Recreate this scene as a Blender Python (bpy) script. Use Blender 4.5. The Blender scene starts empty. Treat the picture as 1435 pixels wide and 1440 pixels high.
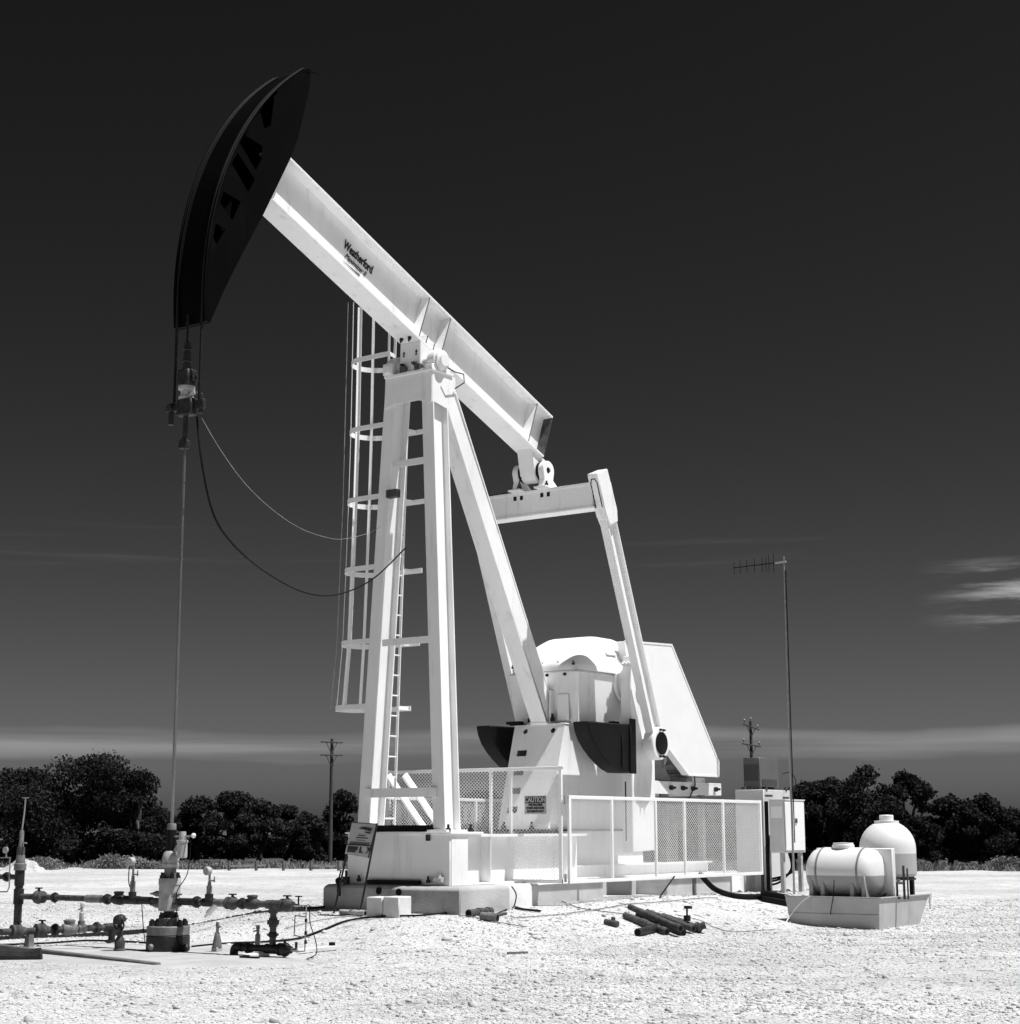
import bpy, bmesh, math, random
import numpy as np
from mathutils import Vector, Matrix, Quaternion
random.seed(7); RNG = np.random.default_rng(7)
S = bpy.context.scene
COL = S.collection
V = Vector
R = math.radians

# ------------------------------------------------------------------ camera
CF, CYAW, CPIT, CROL = 2404.66, R(35.8129), R(10.5147), R(-.0919)
CPOS = V((-19.4238, -15.867, 1.1398))
_F = V((math.cos(CYAW)*math.cos(CPIT), math.sin(CYAW)*math.cos(CPIT), math.sin(CPIT)))
_R0 = V((math.sin(CYAW), -math.cos(CYAW), 0)); _U0 = _R0.cross(_F)
_R = _R0*math.cos(CROL)+_U0*math.sin(CROL); _U = _U0*math.cos(CROL)-_R0*math.sin(CROL)
cd = bpy.data.cameras.new('camera'); cam = bpy.data.objects.new('camera', cd); COL.objects.link(cam)
cd.sensor_fit = 'HORIZONTAL'; cd.sensor_width = 36.0; cd.lens = CF/1435*36.0
cd.clip_start = .1; cd.clip_end = 6000
cam.matrix_world = Matrix(((_R.x, _U.x, -_F.x, CPOS.x), (_R.y, _U.y, -_F.y, CPOS.y), (_R.z, _U.z, -_F.z, CPOS.z), (0, 0, 0, 1)))
S.camera = cam

# ------------------------------------------------------------------ sun and sky
SUN = V((.34, -1.0, 2.55)).normalized()
ELEV = math.asin(SUN.z); AZ = math.atan2(SUN.x, SUN.y)
sl = bpy.data.lights.new('sun', 'SUN'); so = bpy.data.objects.new('sun', sl); COL.objects.link(so)
sl.energy = 4.6; sl.angle = R(.5); sl.color = (1, 1, 1)
so.rotation_euler = SUN.to_track_quat('Z', 'Y').to_euler(); so.location = (0, -30, 60)
W = bpy.data.worlds.new('World'); S.world = W; W.use_nodes = True
wn, wl = W.node_tree.nodes, W.node_tree.links
for n in list(wn): wn.remove(n)

def N(t, ty, **k):
    n = t.new(ty)
    for a, b in k.items():
        if a.startswith('i_'):
            n.inputs[int(a[2:]) if a[2:].isdigit() else a[2:].replace('_', ' ')].default_value = b
        else: setattr(n, a, b)
    return n
def math_node(t, L, op, a, b=None, c=None):
    n = t.new('ShaderNodeMath'); n.operation = op
    for i, q in enumerate((a, b, c)):
        if q is None: continue
        if isinstance(q, (int, float)): n.inputs[i].default_value = q
        else: L.new(q, n.inputs[i])
    return n.outputs[0]
def build_world():
    M = lambda *a: math_node(wn, wl, *a)
    sky = N(wn, 'ShaderNodeTexSky', sky_type='NISHITA', sun_disc=False, sun_elevation=ELEV, sun_rotation=AZ, altitude=150, air_density=1.0, dust_density=1.2, ozone_density=1.2)
    sep = N(wn, 'ShaderNodeSeparateColor'); wl.new(sky.outputs[0], sep.inputs[0])
    red = sep.outputs[0]                                  # film behind a deep red filter: only the sky's red light
    tone = M('MULTIPLY', M('POWER', red, SKY_POW), SKY_GAIN)
    tc = N(wn, 'ShaderNodeTexCoord'); sx = N(wn, 'ShaderNodeSeparateXYZ'); wl.new(tc.outputs['Generated'], sx.inputs[0])
    el = M('MULTIPLY', M('ARCSINE', sx.outputs[2]), 57.2958)
    az = M('MULTIPLY', M('ARCTAN2', sx.outputs[1], sx.outputs[0]), 57.2958)
    def noise(sa, se, off, det=5, rough=.55):
        cb = N(wn, 'ShaderNodeCombineXYZ'); wl.new(M('MULTIPLY', az, sa), cb.inputs[0]); wl.new(M('MULTIPLY', el, se), cb.inputs[1]); cb.inputs[2].default_value = off
        n = N(wn, 'ShaderNodeTexNoise', i_Scale=1.0, i_Detail=det, i_Roughness=rough); wl.new(cb.outputs[0], n.inputs['Vector']); return n.outputs[0]
    def bump(x, c, w):                                    # smooth bell
        return M('MAXIMUM', M('SUBTRACT', 1.0, M('POWER', M('DIVIDE', M('SUBTRACT', x, c), w), 2.0)), 0.0)
    def ramp(x, a, b):
        mr = N(wn, 'ShaderNodeMapRange', interpolation_type='SMOOTHSTEP'); wl.new(x, mr.inputs[0]); mr.inputs[1].default_value = a; mr.inputs[2].default_value = b; return mr.outputs[0]
    wob = M('MULTIPLY', M('SUBTRACT', noise(.05, .1, 3.), .5), 1.6)
    e2 = M('ADD', el, wob)
    band = M('MULTIPLY', bump(e2, 2.72, .52), ramp(noise(.045, 1.2, 9.), .25, .7))
    band2 = M('MULTIPLY', M('MULTIPLY', bump(e2, 9.0, 1.5), ramp(noise(.09, 2.2, 21.), .56, .86)), .16)
    cl = M('MULTIPLY', bump(e2, 7.6, 1.2), ramp(noise(.24, 2.2, 5., 7, .62), .42, .74))
    cl = M('MULTIPLY', cl, ramp(az, 22.6, 18.0))
    cl = M('MULTIPLY', cl, ramp(az, -30., 0.))
    tot = M('ADD', tone, M('ADD', M('MULTIPLY', band, SKY_BAND), M('ADD', M('MULTIPLY', band2, SKY_BAND), M('MULTIPLY', cl, SKY_CLOUD))))
    bg = N(wn, 'ShaderNodeBackground'); bg.inputs[1].default_value = .1; wl.new(tot, bg.inputs[0])
    out = N(wn, 'ShaderNodeOutputWorld'); wl.new(bg.outputs[0], out.inputs[0])
SKY_POW, SKY_GAIN, SKY_BAND, SKY_CLOUD = 2.12, .043, 1.15, 3.4
build_world()
S.view_settings.view_transform = 'Standard'; S.view_settings.look = 'None'; S.view_settings.gamma = 1; S.view_settings.use_curve_mapping = False
S.view_settings.exposure = .42
S.render.engine = 'CYCLES'

# ------------------------------------------------------------------ picture rays -> points on planes of the place
def ray(u, v): return _F+_R*((u-717.5)/CF)-_U*((v-720)/CF)
def on(u, v, ax, val):
    d = ray(u, v); t = (val-CPOS[ax])/d[ax]; return CPOS+d*t
def pX(u, v, x): return on(u, v, 0, x)
def pY(u, v, y): return on(u, v, 1, y)
def pZ(u, v, z): return on(u, v, 2, z)

# ------------------------------------------------------------------ terrain height
def sm(t): t = min(1, max(0, t)); return t*t*(3-2*t)
def gh(x, y):
    dx = max(-.3-x, 0, x-9.5); dy = max(abs(y)-1.6, 0); d = math.hypot(dx, dy)
    top = .0+.09*sm((x-.6)/2.2)-.04*sm((x-5)/4)
    k = 1-sm((d-.05)/2.5)
    h = -.33+(top+.33)*k
    h += .025*math.sin(x*.9+1.3)*math.sin(y*.7+.4)*(1-k*.7)+.012*math.sin(x*2.3+y*1.1)
    w = math.hypot((x+4.9)/2.3, (y+.1)/2.6)               # levelled ground around the well
    kw = 1-sm((w-.75)/.5)
    return h*(1-kw)+(-.315)*kw
def pG(u, v, off=0.0):
    d = ray(u, v); t = 8.0
    for i in range(4000):
        p = CPOS+d*t
        if p.z <= gh(p.x, p.y)+off: break
        t += .02
    return p

# ------------------------------------------------------------------ materials (all neutral: the place is seen through panchromatic film)
MAT = {}
def mat(name, base, rough=.5, var=.0, vscale=3., dirt=0., dscale=(1.2, 1.2, .35), dirtcol=.25, bump=0., bscale=60., metal=0., spots=0., spotcol=.05, spscale=9., spec=.5, trans=0.):
    m = bpy.data.materials.new(name); m.use_nodes = True; t = m.node_tree.nodes; L = m.node_tree.links
    for n in list(t): t.remove(n)
    out = N(t, 'ShaderNodeOutputMaterial'); b = N(t, 'ShaderNodeBsdfPrincipled'); L.new(b.outputs[0], out.inputs[0])
    b.inputs['Roughness'].default_value = rough; b.inputs['Metallic'].default_value = metal
    b.inputs['Specular IOR Level'].default_value = spec
    tc = N(t, 'ShaderNodeTexCoord'); oc = tc.outputs['Object']
    val = N(t, 'ShaderNodeValue'); val.outputs[0].default_value = base; cur = val.outputs[0]
    MM = lambda *a: math_node(t, L, *a)
    def nz(vec, sc, det=4, ro=.55):
        n = N(t, 'ShaderNodeTexNoise', i_Scale=sc, i_Detail=det, i_Roughness=ro); L.new(vec, n.inputs['Vector']); return n.outputs[0]
    def rng(x, a, b_):
        mr = N(t, 'ShaderNodeMapRange', interpolation_type='SMOOTHSTEP'); L.new(x, mr.inputs[0]); mr.inputs[1].default_value = a; mr.inputs[2].default_value = b_; return mr.outputs[0]
    if var: cur = MM('MULTIPLY', cur, MM('ADD', 1-var*.5, MM('MULTIPLY', rng(nz(oc, vscale), .3, .7), var)))
    if dirt:
        mp = N(t, 'ShaderNodeMapping'); L.new(oc, mp.inputs[0]); mp.inputs['Scale'].default_value = dscale
        k = MM('MULTIPLY', rng(nz(mp.outputs[0], 3., 8, .65), .52, .80), dirt)
        cur = MM('ADD', MM('MULTIPLY', cur, MM('SUBTRACT', 1., k)), MM('MULTIPLY', k, dirtcol))
    if spots:
        k = MM('MULTIPLY', rng(nz(oc, spscale, 6, .7), .69, .73), spots)
        cur = MM('ADD', MM('MULTIPLY', cur, MM('SUBTRACT', 1., k)), MM('MULTIPLY', k, spotcol))
    cc = N(t, 'ShaderNodeCombineColor')
    for i in range(3): L.new(cur, cc.inputs[i])
    L.new(cc.outputs[0], b.inputs['Base Color'])
    if bump:
        bp = N(t, 'ShaderNodeBump', i_Strength=bump, i_Distance=.02); L.new(nz(oc, bscale, 5), bp.inputs['Height']); L.new(bp.outputs[0], b.inputs['Normal'])
    if trans:
        tr = N(t, 'ShaderNodeBsdfTranslucent'); L.new(cc.outputs[0], tr.inputs[0]); mx = N(t, 'ShaderNodeMixShader'); mx.inputs[0].default_value = trans
        L.new(b.outputs[0], mx.inputs[1]); L.new(tr.outputs[0], mx.inputs[2]); L.new(mx.outputs[0], out.inputs[0])
    MAT[name] = m; return m
mat('white_paint', .86, .42, var=.09, vscale=1.1, dirt=.5, dscale=(2.2, 2.2, .3), dirtcol=.34, bump=.07, bscale=22, spots=.9, spotcol=.12, spscale=22.)
mat('white_paint_clean', .86, .45, var=.05, vscale=2., dirt=.2, dirtcol=.5, bump=.03)
mat('black_paint', .006, .5, spec=.15, var=.5, vscale=2., dirt=.5, dirtcol=.03, bump=.12, bscale=18, spots=.85, spotcol=.32, spscale=7.)
mat('head_paint', .0022, .55, spec=.04, var=.5, vscale=1.5, dirt=.4, dirtcol=.008, bump=.10, bscale=12, spots=.5, spotcol=.05, spscale=5.)
mat('dark_steel', .020, .5, var=.6, vscale=9., dirt=.5, dscale=(6, 6, 3), dirtcol=.07, bump=.35, bscale=40, spots=.6, spotcol=.2, spec=.3)
mat('rusty_steel', .062, .7, var=.8, vscale=7., dirt=.7, dscale=(7, 7, 4), dirtcol=.16, bump=.4, bscale=45, spots=.6, spotcol=.3, spscale=16, spec=.3)
mat('grey_steel', .17, .5, var=.5, vscale=8., dirt=.7, dscale=(6, 6, 3), dirtcol=.06, bump=.25, bscale=40, spots=.5, spec=.3)
mat('pale_steel', .40, .45, var=.4, vscale=8., dirt=.7, dscale=(5, 5, 2), dirtcol=.12, bump=.2, spots=.4, spec=.3)
mat('galvanised', .40, .38, var=.3, vscale=8., metal=.6)
mat('rubber', .008, .7, var=.4, bump=.1, spec=.12)
mat('wire_rope', .012, .6, var=.4, vscale=30., spec=.15)
mat('bright_rod', .30, .28, metal=.8, var=.2)
mat('concrete', .40, .88, var=.28, vscale=1.4, dirt=.55, dscale=(2.5, 2.5, .6), dirtcol=.20, bump=.35, bscale=30, spots=.3, spotcol=.2, spscale=20.)
mat('pale_concrete', .66, .9, var=.25, vscale=1.8, dirt=.4, dirtcol=.3, bump=.3, bscale=35)
mat('cabinet_paint', .62, .45, var=.08, dirt=.3, dirtcol=.35, spots=.3, spotcol=.3)
mat('grey_cabinet', .11, .5, var=.15, dirt=.3, dirtcol=.1)
mat('dark_cabinet', .05, .5, var=.2)
mat('tank_plastic', .72, .5, var=.06, vscale=2., dirt=.35, dirtcol=.42, bump=.03, bscale=8)
mat('tank_stain', .20, .6, var=.25, vscale=4.)
mat('skid_paint', .42, .55, var=.18, vscale=2., dirt=.5, dirtcol=.2, bump=.05, spots=.4, spotcol=.12)
mat('weathered_wood', .12, .85, var=.5, vscale=5., dirt=.5, dscale=(6, 1, 6), dirtcol=.1, bump=.4, bscale=30)
mat('pole_wood', .07, .85, var=.4, vscale=3.)
mat('sign_face', .40, .5, var=.15, vscale=6., dirt=.35, dirtcol=.25)
mat('sign_ink', .012, .5)
mat('decal_ink', .010, .45)
mat('bark', .06, .9, var=.5, bump=.4)
mat('leaf', .028, .75, var=.7, vscale=.7, trans=.20, spec=.08)
mat('leaf_pale', .042, .75, var=.6, vscale=.8, trans=.20, spec=.08)
mat('scrub', .20, .8, var=.6, vscale=1., trans=.2)
mat('stone', .52, .92, var=.5, vscale=2.2, bump=.4, bscale=40)
mat('dark_stone', .27, .92, var=.5, vscale=3., bump=.4, bscale=40)

def ground_mats():
    # gravel sheet
    m = bpy.data.materials.new('gravel'); m.use_nodes = True; t = m.node_tree.nodes; L = m.node_tree.links
    b = t['Principled BSDF']; b.inputs['Roughness'].default_value = .95; b.inputs['Specular IOR Level'].default_value = .2
    tc = N(t, 'ShaderNodeTexCoord'); oc = tc.outputs['Object']
    MM = lambda *a: math_node(t, L, *a)
    def nz(sc, det=5, ro=.6):
        n = N(t, 'ShaderNodeTexNoise', i_Scale=sc, i_Detail=det, i_Roughness=ro); L.new(oc, n.inputs['Vector']); return n.outputs[0]
    def rng(x, a, b_, c=0., d=1.):
        mr = N(t, 'ShaderNodeMapRange', interpolation_type='SMOOTHSTEP'); L.new(x, mr.inputs[0])
        for i, q in enumerate((a, b_, c, d)): mr.inputs[i+1].default_value = q
        return mr.outputs[0]
    vor = N(t, 'ShaderNodeTexVoronoi', i_Scale=30.); L.new(oc, vor.inputs['Vector'])
    vs = N(t, 'ShaderNodeSeparateColor'); L.new(vor.outputs['Color'], vs.inputs[0])
    v2 = N(t, 'ShaderNodeTexVoronoi', i_Scale=7.5); L.new(oc, v2.inputs['Vector']); vs2 = N(t, 'ShaderNodeSeparateColor'); L.new(v2.outputs['Color'], vs2.inputs[0])
    stone = rng(vs.outputs[0], .05, .55, .78, 1.05)
    dark = rng(vs2.outputs[1], .0, .07, .55, 1.)          # scattered grey stones
    gap_shade = rng(vor.outputs['Distance'], .35, .65, 1., .74)  # shade between the stones put into the colour
    patch = rng(nz(.22, 6), .3, .7, .80, 1.08)
    track = rng(nz(1.3, 4), .35, .65, .92, 1.05)
    a = MM('MULTIPLY', MM('MULTIPLY', MM('MULTIPLY', stone, dark), MM('MULTIPLY', gap_shade, patch)), MM('MULTIPLY', track, .61))
    cc = N(t, 'ShaderNodeCombineColor')
    for i in range(3): L.new(a, cc.inputs[i])
    L.new(cc.outputs[0], b.inputs['Base Color'])
    bp = N(t, 'ShaderNodeBump', i_Strength=.5, i_Distance=.02)
    L.new(MM('ADD', MM('SUBTRACT', 1., vor.outputs['Distance']), MM('MULTIPLY', nz(45.), .6)), bp.inputs['Height']); L.new(bp.outputs[0], b.inputs['Normal'])
    MAT['gravel'] = m
    mat('grass_ground', .045, .95, var=.7, vscale=.35, bump=.6, bscale=6)
    mat('caliche', .40, .95, var=.25, vscale=2., dirt=.5, dscale=(1, 1, 1), dirtcol=.36, bump=.5, bscale=50)
ground_mats()

# ------------------------------------------------------------------ mesh builder
def perp(d, up=None):
    d = d.normalized(); up = V(up) if up is not None else (V((0, 0, 1)) if abs(d.z) < .95 else V((1, 0, 0)))
    a = d.cross(up).normalized(); return a, a.cross(d).normalized()
class MB:
    def __init__(s): s.v = []; s.f = []
    def add(s, vs, fs):
        o = len(s.v); s.v += [V(q) for q in vs]; s.f += [[i+o for i in q] for q in fs]; return s
    def hexa(s, c): return s.add(c, [(0, 3, 2, 1), (4, 5, 6, 7), (0, 1, 5, 4), (1, 2, 6, 5), (2, 3, 7, 6), (3, 0, 4, 7)])
    def box(s, x0, x1, y0, y1, z0, z1):
        return s.hexa([(x0, y0, z0), (x1, y0, z0), (x1, y1, z0), (x0, y1, z0), (x0, y0, z1), (x1, y0, z1), (x1, y1, z1), (x0, y1, z1)])
    def obox(s, c, a, b, n, ha, hb, hn):
        c, a, b, n = V(c), V(a)*ha, V(b)*hb, V(n)*hn
        return s.hexa([c-a-b-n, c+a-b-n, c+a+b-n, c-a+b-n, c-a-b+n, c+a-b+n, c+a+b+n, c-a+b+n])
    def bar(s, p, q, w, h, up=None):
        p, q = V(p), V(q); d = q-p; a, b = perp(d, up)
        return s.obox((p+q)/2, a, b, d.normalized(), w/2, h/2, d.length/2)
    def cyl(s, p, q, r, n=16, r2=None):
        p, q = V(p), V(q); a, b = perp(q-p); r2 = r if r2 is None else r2
        k = [2*math.pi*i/n for i in range(n)]
        vs = [p+(a*math.cos(t)+b*math.sin(t))*r for t in k]+[q+(a*math.cos(t)+b*math.sin(t))*r2 for t in k]
        return s.add(vs, [(i, (i+1) % n, n+(i+1) % n, n+i) for i in range(n)]+[tuple(range(n-1, -1, -1)), tuple(range(n, 2*n))])
    def tube(s, pts, r, n=8):
        pts = [V(p) for p in pts]; up = None; rings = []
        for i, p in enumerate(pts):
            d = (pts[min(i+1, len(pts)-1)]-pts[max(i-1, 0)]).normalized()
            if up is None: a, b = perp(d)
            else:
                a = (up-d*up.dot(d)).normalized(); b = a.cross(d)
            up = a
            rr = r[i] if isinstance(r, (list, tuple)) else r
            rings.append([p+(a*math.cos(2*math.pi*k/n)+b*math.sin(2*math.pi*k/n))*rr for k in range(n)])
        vs = [q for g in rings for q in g]; fs = []
        for i in range(len(rings)-1):
            for k in range(n): fs.append((i*n+k, i*n+(k+1) % n, (i+1)*n+(k+1) % n, (i+1)*n+k))
        fs += [tuple(range(n-1, -1, -1)), tuple(range((len(rings)-1)*n, len(rings)*n))]
        return s.add(vs, fs)
    def lathe(s, base, axis, prof, n=24):      # prof: (radius, height along axis)
        base = V(base); ax = V(axis).normalized(); a, b = perp(ax); vs = []; m = len(prof)
        for r, h in prof:
            for k in range(n):
                t = 2*math.pi*k/n; vs.append(base+ax*h+(a*math.cos(t)+b*math.sin(t))*max(r, 1e-4))
        fs = [(i*n+k, i*n+(k+1) % n, (i+1)*n+(k+1) % n, (i+1)*n+k) for i in range(m-1) for k in range(n)]
        fs += [tuple(range(n-1, -1, -1)), tuple(range((m-1)*n, m*n))]
        return s.add(vs, fs)
    def prism(s, poly, vec):
        poly = [V(p) for p in poly]; vec = V(vec); n = len(poly)
        return s.add(poly+[p+vec for p in poly], [(i, (i+1) % n, n+(i+1) % n, n+i) for i in range(n)]+[tuple(range(n-1, -1, -1)), tuple(range(n, 2*n))])
    def ibeam(s, p, q, w, d, tf, tw, ddir):    # ddir: direction of the depth (across the flanges)
        p, q = V(p), V(q); L = (q-p).normalized(); D = V(ddir); D = (D-L*D.dot(L)).normalized(); A = L.cross(D)
        h = (q-p).length/2; c = (p+q)/2
        s.obox(c+D*(d/2-tf/2), A, D, L, w/2, tf/2, h); s.obox(c-D*(d/2-tf/2), A, D, L, w/2, tf/2, h)
        return s.obox(c, A, D, L, tw/2, d/2-tf-.0005, h-.0005)
    def sheet_holes(s, outer, holes, vec):     # plate with openings, coplanar 3-D loops, thickness vec
        bm = bmesh.new(); vec = V(vec)
        es = []
        for lp in [outer]+holes:
            vv = [bm.verts.new(V(p)) for p in lp]
            es += [bm.edges.new((vv[i], vv[(i+1) % len(vv)])) for i in range(len(vv))]
        bmesh.ops.triangle_fill(bm, use_beauty=True, use_dissolve=False, edges=es)
        g = bmesh.ops.extrude_face_region(bm, geom=list(bm.faces))
        for q in g['geom']:
            if isinstance(q, bmesh.types.BMVert): q.co += vec
        bmesh.ops.recalc_face_normals(bm, faces=bm.faces)
        bm.verts.index_update(); s.add([v.co.copy() for v in bm.verts], [[v.index for v in f.verts] for f in bm.faces]); bm.free(); return s
    def mesh(s, name, origin=(0, 0, 0), bevel=0., smooth=True, recalc=True):
        me = bpy.data.meshes.new(name); o = V(origin)
        me.from_pydata([tuple(p-o) for p in s.v], [], s.f)
        if bevel or recalc:
            bm = bmesh.new(); bm.from_mesh(me); bmesh.ops.recalc_face_normals(bm, faces=bm.faces)
            if bevel:
                ed = [e for e in bm.edges if len(e.link_faces) == 2 and e.calc_face_angle(0) > .5]
                bmesh.ops.bevel(bm, geom=ed, offset=bevel, segments=1, profile=.5, affect='EDGES', clamp_overlap=True)
            bm.to_mesh(me); bm.free()
        if smooth:
            me.polygons.foreach_set('use_smooth', [True]*len(me.polygons)); me.set_sharp_from_angle(angle=.62)
        return me
def link(o, parent=None):
    COL.objects.link(o)
    if parent is not None: o.parent = parent
    return o
def root_loc(o):
    while o.parent is not None: o = o.parent
    return o.location
def part(name, mb, m, parent=None, bevel=0., smooth=True, label=None, kind=None):
    org = root_loc(parent) if parent is not None else V((0, 0, 0))
    me = mb.mesh(name, org, bevel, smooth); me.materials.append(MAT[m])
    o = link(bpy.data.objects.new(name, me), parent)
    if label: o['label'] = label
    if kind: o['kind'] = kind
    return o
def thing(name, loc, label, cat, group=None):
    o = link(bpy.data.objects.new(name, None)); o.location = loc; o.empty_display_size = .2
    o['label'] = label; o['category'] = cat
    if group: o['group'] = group
    return o
def solo(name, mb, m, label, cat, group=None, bevel=0., origin=None, smooth=True):
    org = V(origin) if origin is not None else V((0, 0, 0))
    me = mb.mesh(name, org, bevel, smooth); me.materials.append(MAT[m]); o = link(bpy.data.objects.new(name, me)); o.location = org
    o['label'] = label; o['category'] = cat
    if group: o['group'] = group
    return o
def struct(name, mb, m, bevel=0.):
    o = part(name, mb, m, None, bevel); o['kind'] = 'structure'; return o
def copies(name, me, m, parent, mats):          # alike pieces that share one mesh
    if not me.materials: me.materials.append(MAT[m])
    org = root_loc(parent)
    for M4 in mats:
        o = link(bpy.data.objects.new(name, me), parent); L = Matrix.Translation(-org) @ M4; o.matrix_local = L
def T(p): return Matrix.Translation(V(p))
def along(p, d):                                # local +Z -> d
    return T(p) @ V(d).normalized().to_track_quat('Z', 'Y').to_matrix().to_4x4()
_b = MB().cyl((0, 0, 0), (0, 0, .035), .026, 6).cyl((0, 0, .035), (0, 0, .07), .013, 8); BOLT = {}
def bolt_mesh(m, sc=1.):
    k = (m, sc)
    if k not in BOLT:
        q = MB(); q.v = [p*sc for p in _b.v]; q.f = _b.f; BOLT[k] = q.mesh('bolt'); BOLT[k].materials.append(MAT[m])
    return BOLT[k]
def text_mesh(body, size, m, bold=0., squeeze=1., shear=0., align='CENTER', fit=None):
    c = bpy.data.curves.new('t', 'FONT'); c.body = body; c.size = size; c.align_x = align; c.align_y = 'CENTER'; c.shear = shear; c.offset = bold; c.extrude = .003
    o = bpy.data.objects.new('t', c); COL.objects.link(o); dg = bpy.context.evaluated_depsgraph_get()
    me = bpy.data.meshes.new_from_object(o.evaluated_get(dg)); bpy.data.objects.remove(o); bpy.data.curves.remove(c)
    if fit:
        xs = [v.co.x for v in me.vertices]; ys = [v.co.y for v in me.vertices]; kx, ky = fit[0]/(max(xs)-min(xs)), fit[1]/(max(ys)-min(ys)); y0 = (max(ys)+min(ys))/2; x0 = min(xs)
        for v in me.vertices: v.co.x = (v.co.x-x0)*kx; v.co.y = (v.co.y-y0)*ky
    else:
        for v in me.vertices: v.co.x *= squeeze
    me.materials.clear(); me.materials.append(MAT[m]); return me
def place(name, me, parent, org, ex, ey, ez):   # mesh in its xy plane -> frame at org
    o = link(bpy.data.objects.new(name, me), parent); r = root_loc(parent); p = V(org)-r
    o.matrix_local = Matrix(((ex[0], ey[0], ez[0], p.x), (ex[1], ey[1], ez[1], p.y), (ex[2], ey[2], ez[2], p.z), (0, 0, 0, 1))); return o

# ================================================================== SETTING
NV, DV = V((.909, .417, 0)), V((.417, -.909, 0))
def nd(n, d): return NV*n+DV*d
def build_ground():
    k = [-5200, -1500, -600, -300, -160, -110, -80, -60, -45, -30, -15, 0, 15, 30, 45, 60, 80, 110, 160, 300, 600, 1500, 5200]
    m = len(k)
    vs = [nd(a, b)+V((0, 0, -.46)) for a in k for b in k]
    struct('ground', MB().add(vs, [(i*m+j, (i+1)*m+j, (i+1)*m+j+1, i*m+j+1) for i in range(m-1) for j in range(m-1)]), 'grass_ground')
    def axis(lo, a, b, hi, st):
        o = [a]; s_ = st
        while o[0] > lo: s_ *= 1.25; o.insert(0, max(lo, o[0]-s_))
        while o[-1] < b: o.append(o[-1]+st)
        s_ = st
        while o[-1] < hi: s_ *= 1.25; o.append(min(hi, o[-1]+s_))
        return o
    ns, ds = axis(-48, -17, 13, 39, .24), axis(-90, -13, 13, 90, .24); m = len(ds); vs = []
    for a in ns:
        for b in ds:
            p = nd(a, b)
            if a > 38.9: p += NV*(.5*math.sin(b*.7)+.4*math.sin(b*1.9+1)+.3*math.sin(b*4.3))
            vs.append(V((p.x, p.y, gh(p.x, p.y))))
    struct('gravel_lot', MB().add(vs, [(i*m+j, (i+1)*m+j, (i+1)*m+j+1, i*m+j+1) for i in range(len(ns)-1) for j in range(m-1)]), 'gravel')
    # smooth packed earth around the well
    c = V((-5.0, -.15, 0)); rings = [(0, )]; vs = [V((c.x, c.y, gh(c.x, c.y)+.014))]; fs = []; nr, na = 14, 72
    for i in range(1, nr+1):
        for j in range(na):
            t = 2*math.pi*j/na; w = 1+.10*math.sin(3*t+1)+.07*math.sin(7*t)+.05*math.sin(13*t+2)
            x, y = c.x+1.75*math.cos(t)*w*i/nr, c.y+2.35*math.sin(t)*w*i/nr
            vs.append(V((x, y, gh(x, y)+(.014 if i < nr else -.03))))
    fs += [(0, 1+j, 1+(j+1) % na) for j in range(na)]
    for i in range(nr-1):
        for j in range(na): fs.append((1+i*na+j, 1+(i+1)*na+j, 1+(i+1)*na+(j+1) % na, 1+i*na+(j+1) % na))
    struct('packed_earth', MB().add(vs, fs), 'caliche')
build_ground()

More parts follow.
